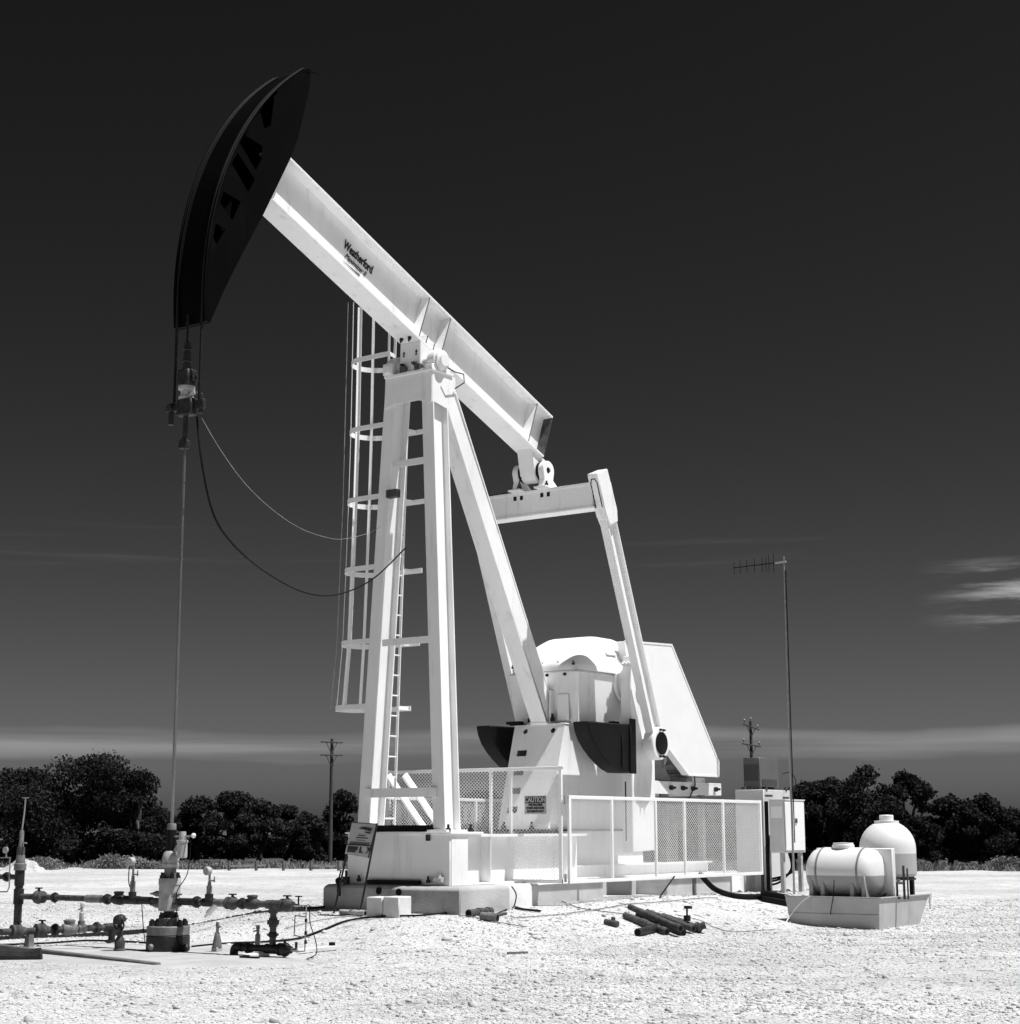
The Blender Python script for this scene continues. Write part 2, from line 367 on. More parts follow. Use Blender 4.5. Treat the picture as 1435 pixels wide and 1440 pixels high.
def on_pad(x, y):
    if -.45 < x < 8.7 and abs(y) < 1.30: return True
    return math.hypot((x+5.0)/1.6, (y+.15)/2.15) < 1.0
def stones(name, count, m, lo, hi, sc, dmin, dmax, power, seed, label_kind='stuff'):
    rg = np.random.default_rng(seed); t_ = (1+5**.5)/2
    ico = np.array([(-1, t_, 0), (1, t_, 0), (-1, -t_, 0), (1, -t_, 0), (0, -1, t_), (0, 1, t_), (0, -1, -t_), (0, 1, -t_), (t_, 0, -1), (t_, 0, 1), (-t_, 0, -1), (-t_, 0, 1)], float); ico /= np.linalg.norm(ico[0])
    fc = np.array([(0, 11, 5), (0, 5, 1), (0, 1, 7), (0, 7, 10), (0, 10, 11), (1, 5, 9), (5, 11, 4), (11, 10, 2), (10, 7, 6), (7, 1, 8), (3, 9, 4), (3, 4, 2), (3, 2, 6), (3, 6, 8), (3, 8, 9), (4, 9, 5), (2, 4, 11), (6, 2, 10), (8, 6, 7), (9, 8, 1)])
    P = []
    while len(P) < count:
        d = dmin+(dmax-dmin)*rg.random()**power; a = CYAW+R(rg.uniform(-22, 22))
        x, y = CPOS.x+d*math.cos(a), CPOS.y+d*math.sin(a)
        if on_pad(x, y): continue
        pa = .5+.5*math.sin(x*.55+1.7*math.sin(y*.33))*math.sin(y*.62+1.3*math.sin(x*.41+2))
        if rg.random() > .22+.95*pa: continue
        s_ = min(hi, lo*math.exp(abs(rg.normal())*sc))*(1+max(0, d-18)*.012)
        P.append((x, y, gh(x, y)+s_*.10, s_))
    P = np.array(P); n = len(P)
    var = ico[None]*(1+rg.uniform(-.28, .28, (n, 12, 1)))*rg.uniform(.65, 1.25, (n, 1, 3))*np.array([1, 1, .62])
    th = rg.uniform(0, 6.283, n); c_, s_ = np.cos(th), np.sin(th); x = var[:, :, 0]*c_[:, None]-var[:, :, 1]*s_[:, None]; y = var[:, :, 0]*s_[:, None]+var[:, :, 1]*c_[:, None]
    tl = rg.uniform(-.5, .5, n); c2, s2 = np.cos(tl)[:, None], np.sin(tl)[:, None]; z = var[:, :, 2]
    x, z = x*c2-z*s2, x*s2+z*c2
    vv = np.stack([x, y, z], 2)*P[:, None, 3:4]+P[:, None, :3]
    ff = (fc[None]+12*np.arange(n)[:, None, None]).reshape(-1, 3)
    me = bpy.data.meshes.new(name); me.vertices.add(n*12); me.vertices.foreach_set('co', vv.reshape(-1).astype(np.float32))
    me.loops.add(len(ff)*3); me.loops.foreach_set('vertex_index', ff.reshape(-1).astype(np.int32)); me.polygons.add(len(ff)); me.polygons.foreach_set('loop_start', np.arange(0, len(ff)*3, 3, dtype=np.int32)); me.update(calc_edges=True); me.validate()
    me.materials.append(MAT[m]); o = link(bpy.data.objects.new(name, me)); o['kind'] = 'stuff'; return o
o = stones('gravel_stones', 88000, 'stone', .0065, .055, .58, 10.5, 38, 1.1, 3); o['label'] = 'loose pale crushed limestone gravel over the whole lot'; o['category'] = 'gravel'
o = stones('grey_stones', 2400, 'dark_stone', .010, .042, .5, 10.5, 36, 1.2, 4); o['label'] = 'darker grey stones scattered through the pale gravel'; o['category'] = 'gravel'

# ---------------- concrete foundation
def build_pad():
    def block(x0, x1, y, c, z0=-.35, z1=.36):
        b = MB(); lo = [(x0, -y), (x1, -y), (x1, y), (x0, y)]
        hi = [(x0+c, -y+c), (x1-c*.2, -y+c), (x1-c*.2, y-c), (x0+c, y-c)]
        vs = [(p[0], p[1], z0) for p in lo]+[(p[0], p[1], z1-c) for p in lo]+[(p[0], p[1], z1) for p in hi]
        fs = [(3, 2, 1, 0), (8, 9, 10, 11)]
        for k in (0, 4):
            for i in range(4): fs.append((k+i, k+(i+1) % 4, k+4+(i+1) % 4, k+4+i))
        return b.add(vs, fs)
    pad = struct('concrete_pad', block(.83, 3.35, 1.20, .03), 'pale_concrete', .012)
    a = part('front_block', block(-.365, .81, 1.26, .045), 'concrete', pad, .018)
    part('pit_block', block(3.36, 5.27, .62, .02, z1=.352), 'concrete', pad, .01)
    part('rear_block', block(5.285, 8.35, 1.20, .03), 'pale_concrete', pad, .012)
    for u, v in ((533, 1253), (561, 1255)):
        p = pX(u, v, -.365); part('hole_disc', MB().cyl(p+V((.06, 0, 0)), p-V((.006, 0, 0)), .052, 18), 'rubber', a)  # dark discs on the face paint the shade of two holes
build_pad()

# ---------------- trees and scrub
def leaf_mass(lobes, count, size, rg):
    n = count; k = rg.choice(len(lobes), n, p=np.array([l[3]*l[4]*l[5] for l in lobes])/sum(l[3]*l[4]*l[5] for l in lobes)); L = np.array(lobes)[k]
    d = rg.normal(size=(n, 3)); d /= np.linalg.norm(d, axis=1)[:, None]; r = rg.random(n)**.42*(1+.16*rg.normal(size=n).clip(-1.5, 1.5)*(rg.random(n) < .35))
    c = L[:, :3]+d*r[:, None]*L[:, 3:6]
    a = rg.normal(size=(n, 3)); a /= np.linalg.norm(a, axis=1)[:, None]; b = np.cross(a, rg.normal(size=(n, 3))); b /= np.linalg.norm(b, axis=1)[:, None]
    s_ = size*rg.uniform(.6, 1.5, n)[:, None]; w = s_*rg.uniform(.45, .8, n)[:, None]
    return np.stack([c-a*s_, c+b*w, c+a*s_, c-b*w], 1).reshape(-1, 3)
def quads(name, vv, m, parent=None, org=(0, 0, 0)):
    n = len(vv)//4; me = bpy.data.meshes.new(name); me.vertices.add(n*4); me.vertices.foreach_set('co', (vv-np.array(org)).reshape(-1).astype(np.float32))
    me.loops.add(n*4); me.loops.foreach_set('vertex_index', np.arange(n*4, dtype=np.int32)); me.polygons.add(n); me.polygons.foreach_set('loop_start', np.arange(0, n*4, 4, dtype=np.int32)); me.update(calc_edges=True)
    me.materials.append(MAT[m]); return link(bpy.data.objects.new(name, me), parent)
def spot(u, D):
    d = ray(u, 1166); d.z = 0; d.normalize(); p = CPOS+d*D; return V((p.x, p.y, -.46))
def tree(i, u, wpx, ytop, D, label, m='leaf', lift=.06):
    rg = np.random.default_rng(100+i); b = spot(u, D); sc = D/2446; hw = wpx*sc*.60; h = (1166-ytop)*sc+1.14+.46
    t = thing('tree', b, label, 'tree', 'trees along the far edge of the lot')
    side = _R0; fw = V((_F.x, _F.y, 0)).normalized(); lobes = []
    nl = int(24+wpx*.2)
    for k in range(nl):
        q = rg.random(); z = h*(lift+.04+(.86-lift)*q); env = hw*math.sqrt(max(.08, 1-((q-.30)/.80)**2)); rr = rg.uniform(.20, .36)*min(hw, h*.6)
        if z+rr*.8 > h: z = h-rr*.8
        a = rg.uniform(-1, 1)*max(0, env-rr*.7); f_ = rg.uniform(-1, 1)*max(0, env*.8-rr*.6)
        p = b+side*a+fw*f_; lobes.append((p.x, p.y, b.z+z, rr*rg.uniform(.85, 1.25), rr*rg.uniform(.85, 1.25), rr*rg.uniform(.65, .9)))
    rr = .30*min(hw, h*.6); p = b+side*rg.uniform(-.25, .25)*hw; lobes.append((p.x, p.y, b.z+h-rr*.85, rr, rr, rr*.85))
    vv = leaf_mass(lobes, int(7500+wpx*h*22), .072, rg)
    vv[:, 2] = np.maximum(vv[:, 2], b.z+.05); quads('crown', vv, m, t, b)
    mb = MB(); tp = V((lobes[-1][0], lobes[-1][1], b.z+h*.7)); r0 = .05*h
    mb.tube([b-V((0, 0, .1)), b.lerp(tp, .3)+side*.1*rg.normal(), b.lerp(tp, .65)+side*.15*rg.normal(), tp], [r0, r0*.75, r0*.5, r0*.2], 7)
    for k in range(6):
        l = lobes[k]; s0 = b.lerp(tp, .25+.08*k); e = V(l[:3]); mb.tube([s0, s0.lerp(e, .5)+V((0, 0, .2)), e], [r0*.45, r0*.3, r0*.1], 5)
    part('trunk', mb, 'bark', t)
TREES = [
 (-45, 130, 1072, 116, 'tree cut off by the left picture edge, behind the riser pipe'),
 (25, 135, 1081, 118, 'shorter round tree just left of the tallest dark tree'),
 (110, 190, 1063, 112, 'tallest broad dark tree on the left behind the flow lines'),
 (183, 92, 1082, 110, 'narrow upright tree touching the right side of the tallest tree'),
 (222, 66, 1134, 118, 'low dark tree directly behind the wellhead'),
 (278, 66, 1121, 122, 'small flat-topped tree right of the polished rod'),
 (326, 76, 1112, 119, 'dark tree with the highest top in the middle left clump'),
 (365, 74, 1123, 116, 'slightly paler rounded tree right of the middle clump peak', 'leaf_pale'),
 (403, 58, 1131, 119, 'small tree left of the leaning sign with a notched top', 'leaf_pale'),
 (434, 52, 1141, 117, 'lowest tree beside the wooden utility pole on the left', 'leaf_pale'),
 (478, 66, 1112, 121, 'dark tree right behind the wooden utility pole on the left'),
 (528, 70, 1138, 124, 'low tree seen between the front legs of the pump jack'),
 (592, 90, 1146, 126, 'low wide tree seen through the mesh behind the ladder foot'),
 (676, 84, 1112, 118, 'round tree seen through the front mesh right of the near leg'),
 (735, 84, 1118, 121, 'tree hidden behind the pedestal with the square holes'),
 (905, 110, 1126, 122, 'tree seen through the side mesh left of the crank foot'),
 (985, 110, 1128, 120, 'tree seen through the side mesh under the motor'),
 (1058, 90, 1130, 124, 'tree mostly hidden behind the tall control cabinet'),
 (1130, 66, 1100, 113, 'dark tree right beside the antenna mast'),
 (1170, 74, 1095, 114, 'dark tree above the horizontal plastic tank'),
 (1222, 104, 1078, 111, 'tallest tree on the right with a ragged top'),
 (1282, 74, 1086, 112, 'airy tree with sky gaps right of the tallest right-hand tree'),
 (1334, 66, 1120, 116, 'lower rounded tree right of the upright plastic tank'),
 (1376, 80, 1118, 114, 'lower dark tree near the right picture edge'),
 (1428, 76, 1139, 117, 'lowest tree cut by the right picture edge'),
 (1500, 100, 1125, 116, 'tree just beyond the right picture edge'),
]
for i, a in enumerate(TREES): tree(i, a[0], a[1], a[2], a[3]*(.70 if a[0] > 1100 else .745), *a[4:])
def far_wood():
    rg = np.random.default_rng(55); lobes = []
    for u in range(-160, 1620, 16):
        p = spot(u+rg.uniform(-6, 6), 93+rg.uniform(-3, 10)); r_ = rg.uniform(.5, .85); lobes.append((p.x, p.y, p.z+r_*.8, 1.0, 1.0, r_))
    o = quads('undergrowth', leaf_mass(lobes, 26000, .15, rg), 'leaf'); o['kind'] = 'stuff'; o['label'] = 'dark undergrowth filling the gaps below the tree line'; o['category'] = 'undergrowth'
    # pale weeds along the edge of the lot
    vs = []
    for i in range(22000):
        n = rg.uniform(39.5, 56); d = rg.uniform(-55, 55); q = nd(n, d); hgt = rg.uniform(.06, .22)*(1+.9*max(0, math.sin(d*.35+1)*math.sin(d*.11+n*.1)))
        a = rg.uniform(0, 6.28); w = rg.uniform(.012, .04); dx, dy = math.cos(a)*w, math.sin(a)*w; lx, ly = rg.normal()*.12, rg.normal()*.12
        vs += [(q.x-dx, q.y-dy, -.46), (q.x+dx, q.y+dy, -.46), (q.x+dx*.3+lx, q.y+dy*.3+ly, -.46+hgt), (q.x-dx*.3+lx, q.y-dy*.3+ly, -.46+hgt)]
    lob = []
    for u, w, hh in ((60, 34, .42), (40, 30, .3), (75, 20, .34), (140, 30, .3), (160, 34, .46), (190, 30, .38), (212, 25, .25), (300, 40, .2), (1415, 26, .34)):
        p = spot(u, 71+rg.uniform(-3, 3)); lob.append((p.x, p.y, p.z+hh*.5, w*.018, .8, hh))
    vv = np.concatenate([np.array(vs), leaf_mass(lob, 14000, .045, rg)]); vv[:, 2] = np.maximum(vv[:, 2], -.47)
    o = quads('weeds', vv, 'scrub'); o['kind'] = 'stuff'; o['label'] = 'pale dry weeds between the gravel lot and the trees'; o['category'] = 'weeds'
far_wood()
def heap():
    rg = np.random.default_rng(9); c = spot(35, 66.5); vs = []; n = 26
    for i in range(n):
        for j in range(n):
            x, y = (i/(n-1)-.5)*2, (j/(n-1)-.5)*2; r_ = math.hypot(x, y); k = max(0, 1-r_)
            vs.append(V((c.x, c.y, -.47))+_R0*(x*1.25)+V((_F.x, _F.y, 0)).normalized()*(y*1.1)+V((0, 0, .52*sm(k)*(1+.12*rg.normal()*(k > .02)))))
    solo('gravel_heap', MB().add(vs, [(i*n+j, (i+1)*n+j, (i+1)*n+j+1, i*n+j+1) for i in range(n-1) for j in range(n-1)]), 'gravel', 'low pale heap of gravel at the far left edge of the lot', 'heap')
heap()

# ---------------- utility poles, far rail fence
def pole(u, D, ytop, arms, label, single_top=False, lean=0.):
    b = spot(u, D); sc = D/2446; h = (1166-ytop)*sc+1.14+.46; t = thing('utility_pole', b, label, 'utility pole')
    tp = b+V((0, 0, h))+_R0*lean*h
    part('post', MB().tube([b-V((0, 0, .3)), b.lerp(tp, .5), tp], [.105, .09, .075], 10), 'pole_wood', t)
    ins = MB().lathe((0, 0, 0), (0, 0, 1), [(.025, 0), (.025, .10), (.055, .11), (.06, .16), (.035, .20), (.0, .21)], 10).mesh('insulator'); ins.materials.append(MAT['pale_steel'])
    pts = []
    for yy, hwpx, slope in arms:
        z = (1166-yy)*sc+1.14; c = V((b.x, b.y, z))+_R0*lean*(z-b.z); dv = (_R0*.93+V((_F.x, _F.y, 0))*.36).normalized(); hw = hwpx*sc/.93
        c = c-V((_F.x, _F.y, 0)).normalized()*.14
        e0, e1 = c-dv*hw+V((0, 0, slope*hw)), c+dv*hw-V((0, 0, slope*hw)); part('crossarm', MB().bar(e0, e1, .055, .065), 'pole_wood', t, .01)
        part('brace', MB().bar(c-dv*hw*.5+V((0, 0, slope*hw*.5)), c-V((0, 0, .55)), .03, .03).bar(c+dv*hw*.5-V((0, 0, slope*hw*.5)), c-V((0, 0, .55)), .03, .03), 'pole_wood', t)
        pts += [T(e0+V((0, 0, .06))+dv*.1), T(e1+V((0, 0, .06))-dv*.1)]
    if single_top: pts.append(T(tp))
    if single_top: copies('insulator', ins, 'pale_steel', t, pts)
    return t
pole(465, 83, 1040, [(1045, 15, .02), (1063, 15, .0)], 'wooden utility pole with two crossarms left of the pump jack')
pole(1060, 92, 1017, [(1025, 12, .30), (1050.5, 14, .13)], 'dark wooden utility pole with two crossarms above the control cabinets', True)
def far_fence():
    c = spot(400, 64.5); t = thing('rail_fence', c, 'low pale two-rail fence at the far edge behind the wellhead', 'fence'); d = DV
    for k in range(5):
        p = c+d*(k-2)*1.05; part('post', MB().box(p.x-.04, p.x+.04, p.y-.04, p.y+.04, -.46, .02), 'weathered_wood', t)
    part('rail', MB().bar(c-d*2.2+V((0, 0, .28)), c-d*.7+V((0, 0, .31)), .03, .07), 'pale_steel', t); part('rail', MB().bar(c+d*.9+V((0, 0, .30)), c+d*2.2+V((0, 0, .28)), .03, .07), 'pale_steel', t)
far_fence()

# ================================================================== PUMP JACK
YV, XV, ZV = V((0, 1, 0)), V((1, 0, 0)), V((0, 0, 1))
PJ = thing('pump_jack', (1.2, 0, .36), 'huge white beam pump jack with black horsehead standing on the concrete pad', 'pump jack')
BRG = V((.12, 0, 8.07)); TILT = R(20.77)
BA, BN = V((math.cos(TILT), 0, -math.sin(TILT))), V((math.sin(TILT), 0, math.cos(TILT)))
def bp(s, y, n): return BRG+BA*s+BN*(n+.271)+YV*y           # along beam, across, above the beam's underside
def skid():
    sk = part('skid', MB().box(-.19, -.16, -.94, .94, .362, 1.075), 'white_paint', PJ, .004)
    for sgn in (-1, 1):
        b = MB(); y = sgn*.74
        b.box(-.158, 3.30, y-.2, y+.2, 1.035, 1.072); b.box(-.158, 3.30, y-.2, y+.2, .364, .392); b.box(-.158, 3.30, y-.012, y+.012, .393, 1.034)
        part('side_beam', b, 'white_paint', sk)
        part('corner_plate', MB().box(-.157, .22, sgn*.942-.006*sgn, sgn*.95, .364, 1.072), 'white_paint', sk)
        for x in (.80, 2.9): part('stiffener', MB().box(x-.008, x+.008, y+sgn*.013, y+sgn*.185, .393, 1.034), 'white_paint', sk)
        lb = MB().box(3.302, 8.05, sgn*.40-.11, sgn*.40+.11, .55, .575).box(3.302, 8.05, sgn*.40-.11, sgn*.40+.11, .362, .385).box(3.302, 8.05, sgn*.40-.01, sgn*.40+.01, .386, .549)
        part('rear_beam', lb, 'white_paint', sk)
    part('deck', MB().box(-.157, 3.298, -.538, .538, 1.042, 1.066), 'white_paint', sk)
    for x in (3.5, 5.5, 7.9): part('cross_beam', MB().box(x-.08, x+.08, -.288, .288, .40, .54), 'white_paint', sk)
    part('front_cap', MB().box(-.215, .55, -.98, .98, 1.076, 1.104), 'white_paint', sk, .004)
    # black timber packing and clamps seen on the front of the skid
    part('packing_bar', MB().box(-.14, .02, -.52, .52, 1.106, 1.20), 'black_paint', PJ, .008)
    part('kick_rail', MB().box(-.27, -.215, -.46, .52, .372, .43), 'rubber', PJ, .01)
    part('hose_fitting', MB().cyl((-.25, -.72, .45), (-.25, -.86, .45), .04, 10).cyl((-.25, -.80, .40), (-.25, -.80, .52), .03, 10), 'pale_steel', PJ)
    bm_ = bolt_mesh('dark_steel', 1.5)
    copies('bolt', bm_, 'dark_steel', PJ, [T((x, y, 1.105)) for y in (-.96+.1, -.58, .58, .86) for x in (-.12, .40)])
    copies('anchor_bolt', bolt_mesh('dark_steel', 1.3), 'dark_steel', PJ, [T((-.24, y, .40)) for y in (-.6, .68)])
    # hold-down strap head on front
    part('clamp', MB().box(-.235, -.191, -.60, -.54, .98, 1.07), 'dark_steel', PJ, .006)
skid()

LEGS = {}
def posts():
    for sgn in (-1, 1):
        f0, f1 = V((.045, sgn*.71, 1.10)), V((.14, sgn*.345, 7.88))
        lg = part('leg', MB().ibeam(f0, f1, .21, .36, .022, .016, XV), 'white_paint', PJ); LEGS[sgn] = (f0, f1)
        part('foot_plate', MB().box(f0.x-.24, f0.x+.24, f0.y-.18, f0.y+.18, 1.105, 1.135), 'white_paint', lg, .004)
    def lerp(sgn, z): f0, f1 = LEGS[sgn]; return f0.lerp(f1, (z-f0.z)/(f1.z-f0.z))
    for z in (6.55, 3.86): # thin ties between the legs
        a, b = lerp(-1, z), lerp(1, z); part('tie_bar', MB().bar(a+V((-.10, .09, 0)), b+V((-.10, -.09, 0)), .02, .10), 'white_paint', PJ)
    a, b = lerp(-1, 1.66), lerp(1, 1.66); part('tie_bar', MB().bar(a+V((-.20, .02, 0)), b+V((-.20, -.02, 0)), .025, .13), 'white_paint', PJ)
    # head of the post
    hd = part('post_head', MB().box(-.10, .42, -.50, .44, 7.885, 7.925), 'white_paint', PJ, .004)
    part('gusset', MB().prism([(-.075, -.47, 7.884), (-.075, .43, 7.884), (-.075, .44, 7.42), (-.075, .24, 7.46), (-.075, -.20, 7.46), (-.075, -.47, 7.40)], (.018, 0, 0)), 'white_paint', hd)
    part('gusset', MB().prism([(-.056, -.475, 7.884), (.50, -.475, 7.884), (.50, -.475, 7.58), (.32, -.475, 7.36), (-.056, -.475, 7.42)], (0, .016, 0)), 'white_paint', hd)
    part('gusset', MB().prism([(-.056, .445, 7.884), (.50, .445, 7.884), (.50, .445, 7.58), (.32, .445, 7.36), (-.056, .445, 7.42)], (0, -.016, 0)), 'white_paint', hd)
    # rear leg
    t0, t1 = V((1.02, 0, 7.55)), V((3.45, 0, 2.88)); k = V((1.886, 0, 5.162))
    t0 = V((.62, 0, 7.72))
    dd = (t1-t0).normalized(); dep = V((-dd.z, 0, dd.x)) if dd.x < 0 else V((dd.z, 0, -dd.x))
    rl = part('rear_leg', MB().ibeam(t0+V((.17, 0, 0)), t1+V((.06, 0, 0)), .30, .34, .022, .018, -dep).obox(((t0+t1)/2)+V((.115, -.135, 0)), dd, dep, YV, (t1-t0).length/2-.02, .146, .006), 'white_paint', PJ)
    part('foot_plate', MB().box(3.33, 3.80, -.17, .17, 2.815, 2.84), 'white_paint', rl, .004)
    copies('bolt', bolt_mesh('dark_steel', 1.7), 'dark_steel', PJ, [T((x, y, 2.846)) for x in (3.42, 3.76) for y in (-.22, .22)])
    # conduit box and conduit on far leg
    p = lerp(1, 6.1); part('junction_box', MB().box(p.x-.26, p.x-.15, p.y-.30, p.y-.10, 6.02, 6.14), 'rusty_steel', PJ, .006)
    q = lerp(1, 1.5); part('conduit', MB().tube([p+V((-.2, -.12, -.1)), lerp(1, 4.6)+V((-.175, -.085, 0)), lerp(1, 3.9)+V((-.175, -.07, 0))], .014, 6), 'white_paint_clean', PJ)
posts()

def bearing():
    sb = part('saddle_bearing', MB().cyl(BRG+V((0, -.53, 0)), BRG+V((0, .47, 0)), .10, 20), 'white_paint', PJ)
    for y in (-.42, .36):
        o = part('pillow_block', MB().prism([(x, y-.07, z) for x, z in ((-.10, 7.927), (.36, 7.927), (.36, 7.975), (.26, 8.0)) ]+[(BRG.x+.175*math.cos(a), y-.07, BRG.z+.175*math.sin(a)) for a in [R(d) for d in range(-20, 201, 20)]]+[(-.02, y-.07, 8.0), (-.10, y-.07, 7.975)], (0, .14, 0)), 'white_paint', sb, .006)
    part('end_cap', MB().lathe(BRG+V((0, -.50, 0)), (0, -1, 0), [(.15, 0), (.15, .035), (.12, .05), (.115, .055), (.105, .055), (.10, .075), (.0, .078)], 24), 'white_paint', sb)
    part('end_cap', MB().lathe(BRG+V((0, .44, 0)), (0, 1, 0), [(.15, 0), (.15, .035), (.12, .05), (.0, .06)], 24), 'white_paint', sb)
    part('center_block', MB().prism([bp(-.24, -.20, -.002), bp(.24, -.20, -.002), bp(.16, -.20, -.12), BRG+V((.14, -.20, -.1)), BRG+V((-.14, -.20, -.1)), bp(-.20, -.20, -.12)], (0, .40, 0)), 'white_paint', sb, .01)
    copies('bolt', bolt_mesh('dark_steel', 1.2), 'dark_steel', PJ, [along(bp(s_, y, -.125), -BN) for s_ in (-.17, ) for y in (-.12, .12)]+[along(BRG+V((-.145, y, -.02)), -XV) for y in (-.11, .11)])
    copies('bolt', bolt_mesh('dark_steel', 1.1), 'dark_steel', PJ, [along(bp(-.36, y, -.001), -BN) for y in (-.08, .08)])
    [part('adjuster', MB().box(-.12, -.06, y_-.05, y_+.05, 7.927, 8.02).cyl((-.09, y_, 8.0), (.0, y_, 8.0), .035, 10), 'rusty_steel', PJ, .005) for y_ in (-.21, .07)]
    part('side_bracket', MB().box(-.13, -.07, .26, .44, 7.927, 8.10).box(-.16, -.13, .30, .40, 7.95, 8.06), 'white_paint', PJ, .006)
    part('grease_line', MB().tube([BRG+V((.05, -.585, -.12)), BRG+V((.18, -.62, -.16)), BRG+V((.42, -.60, -.14)), BRG+V((.46, -.58, -.26)), V((.45, -.50, 7.70))], .009, 6), 'rubber', PJ)
bearing()

BW = .195; BD = .795
def beam():
    s0, s1 = -3.90, 3.24
    bm_ = part('walking_beam', MB().ibeam(bp(s0, 0, BD/2), bp(s1, 0, BD/2), BW*2, BD, .030, .022, BN), 'white_paint', PJ)
    def stiff(s_, n0, n1, w0=.182, edge=True):
        for sg in (-1, 1):
            part('stiffener', MB().hexa([bp(s_-.006, sg*.012, n0), bp(s_+.006, sg*.012, n0), bp(s_+.006, sg*w0, n0), bp(s_-.006, sg*w0, n0), bp(s_-.006, sg*.012, n1), bp(s_+.006, sg*.012, n1), bp(s_+.006, sg*w0, n1), bp(s_-.006, sg*w0, n1)]), 'white_paint', bm_)
            if edge: part('stiffener_edge', MB().obox(bp(s_, sg*(w0+.003), (n0+n1)/2), BA, YV, BN, .008, .0025, (n1-n0)/2-.004), 'rusty_steel', bm_)
    stiff(-.28, .031, .764); stiff(.28, .031, .764); stiff(2.78, .031, .764)
    stiff(-.09, .031, .20, .17); stiff(.10, .031, .17, .17)
    part('end_plate', MB().obox(bp(s1+.008, 0, BD/2), BA, YV, BN, .007, BW-.01, BD/2-.01), 'rusty_steel', bm_)
    # lettering on the near side of the web
    ex, ey, ez = BA, BN, -YV
    yw = -.019
    me = text_mesh('Weatherford', .17, 'decal_ink', bold=.0040, align='LEFT', fit=(.68, .150)); place('lettering', me, bm_, bp(-2.10, yw, .497), ex, ey, ez)
    me = text_mesh('Maximizer II', .12, 'decal_ink', bold=.0, shear=.4, align='LEFT', fit=(.50, .085)); place('lettering', me, bm_, bp(-2.01, yw, .345), ex, ey, ez)
    part('underline', MB().prism([bp(-2.02, yw-.001, .232), bp(-1.64, yw-.001, .236), bp(-1.62, yw-.001, .262), bp(-2.02, yw-.001, .238)], (0, .002, 0)), 'decal_ink', bm_)
beam()

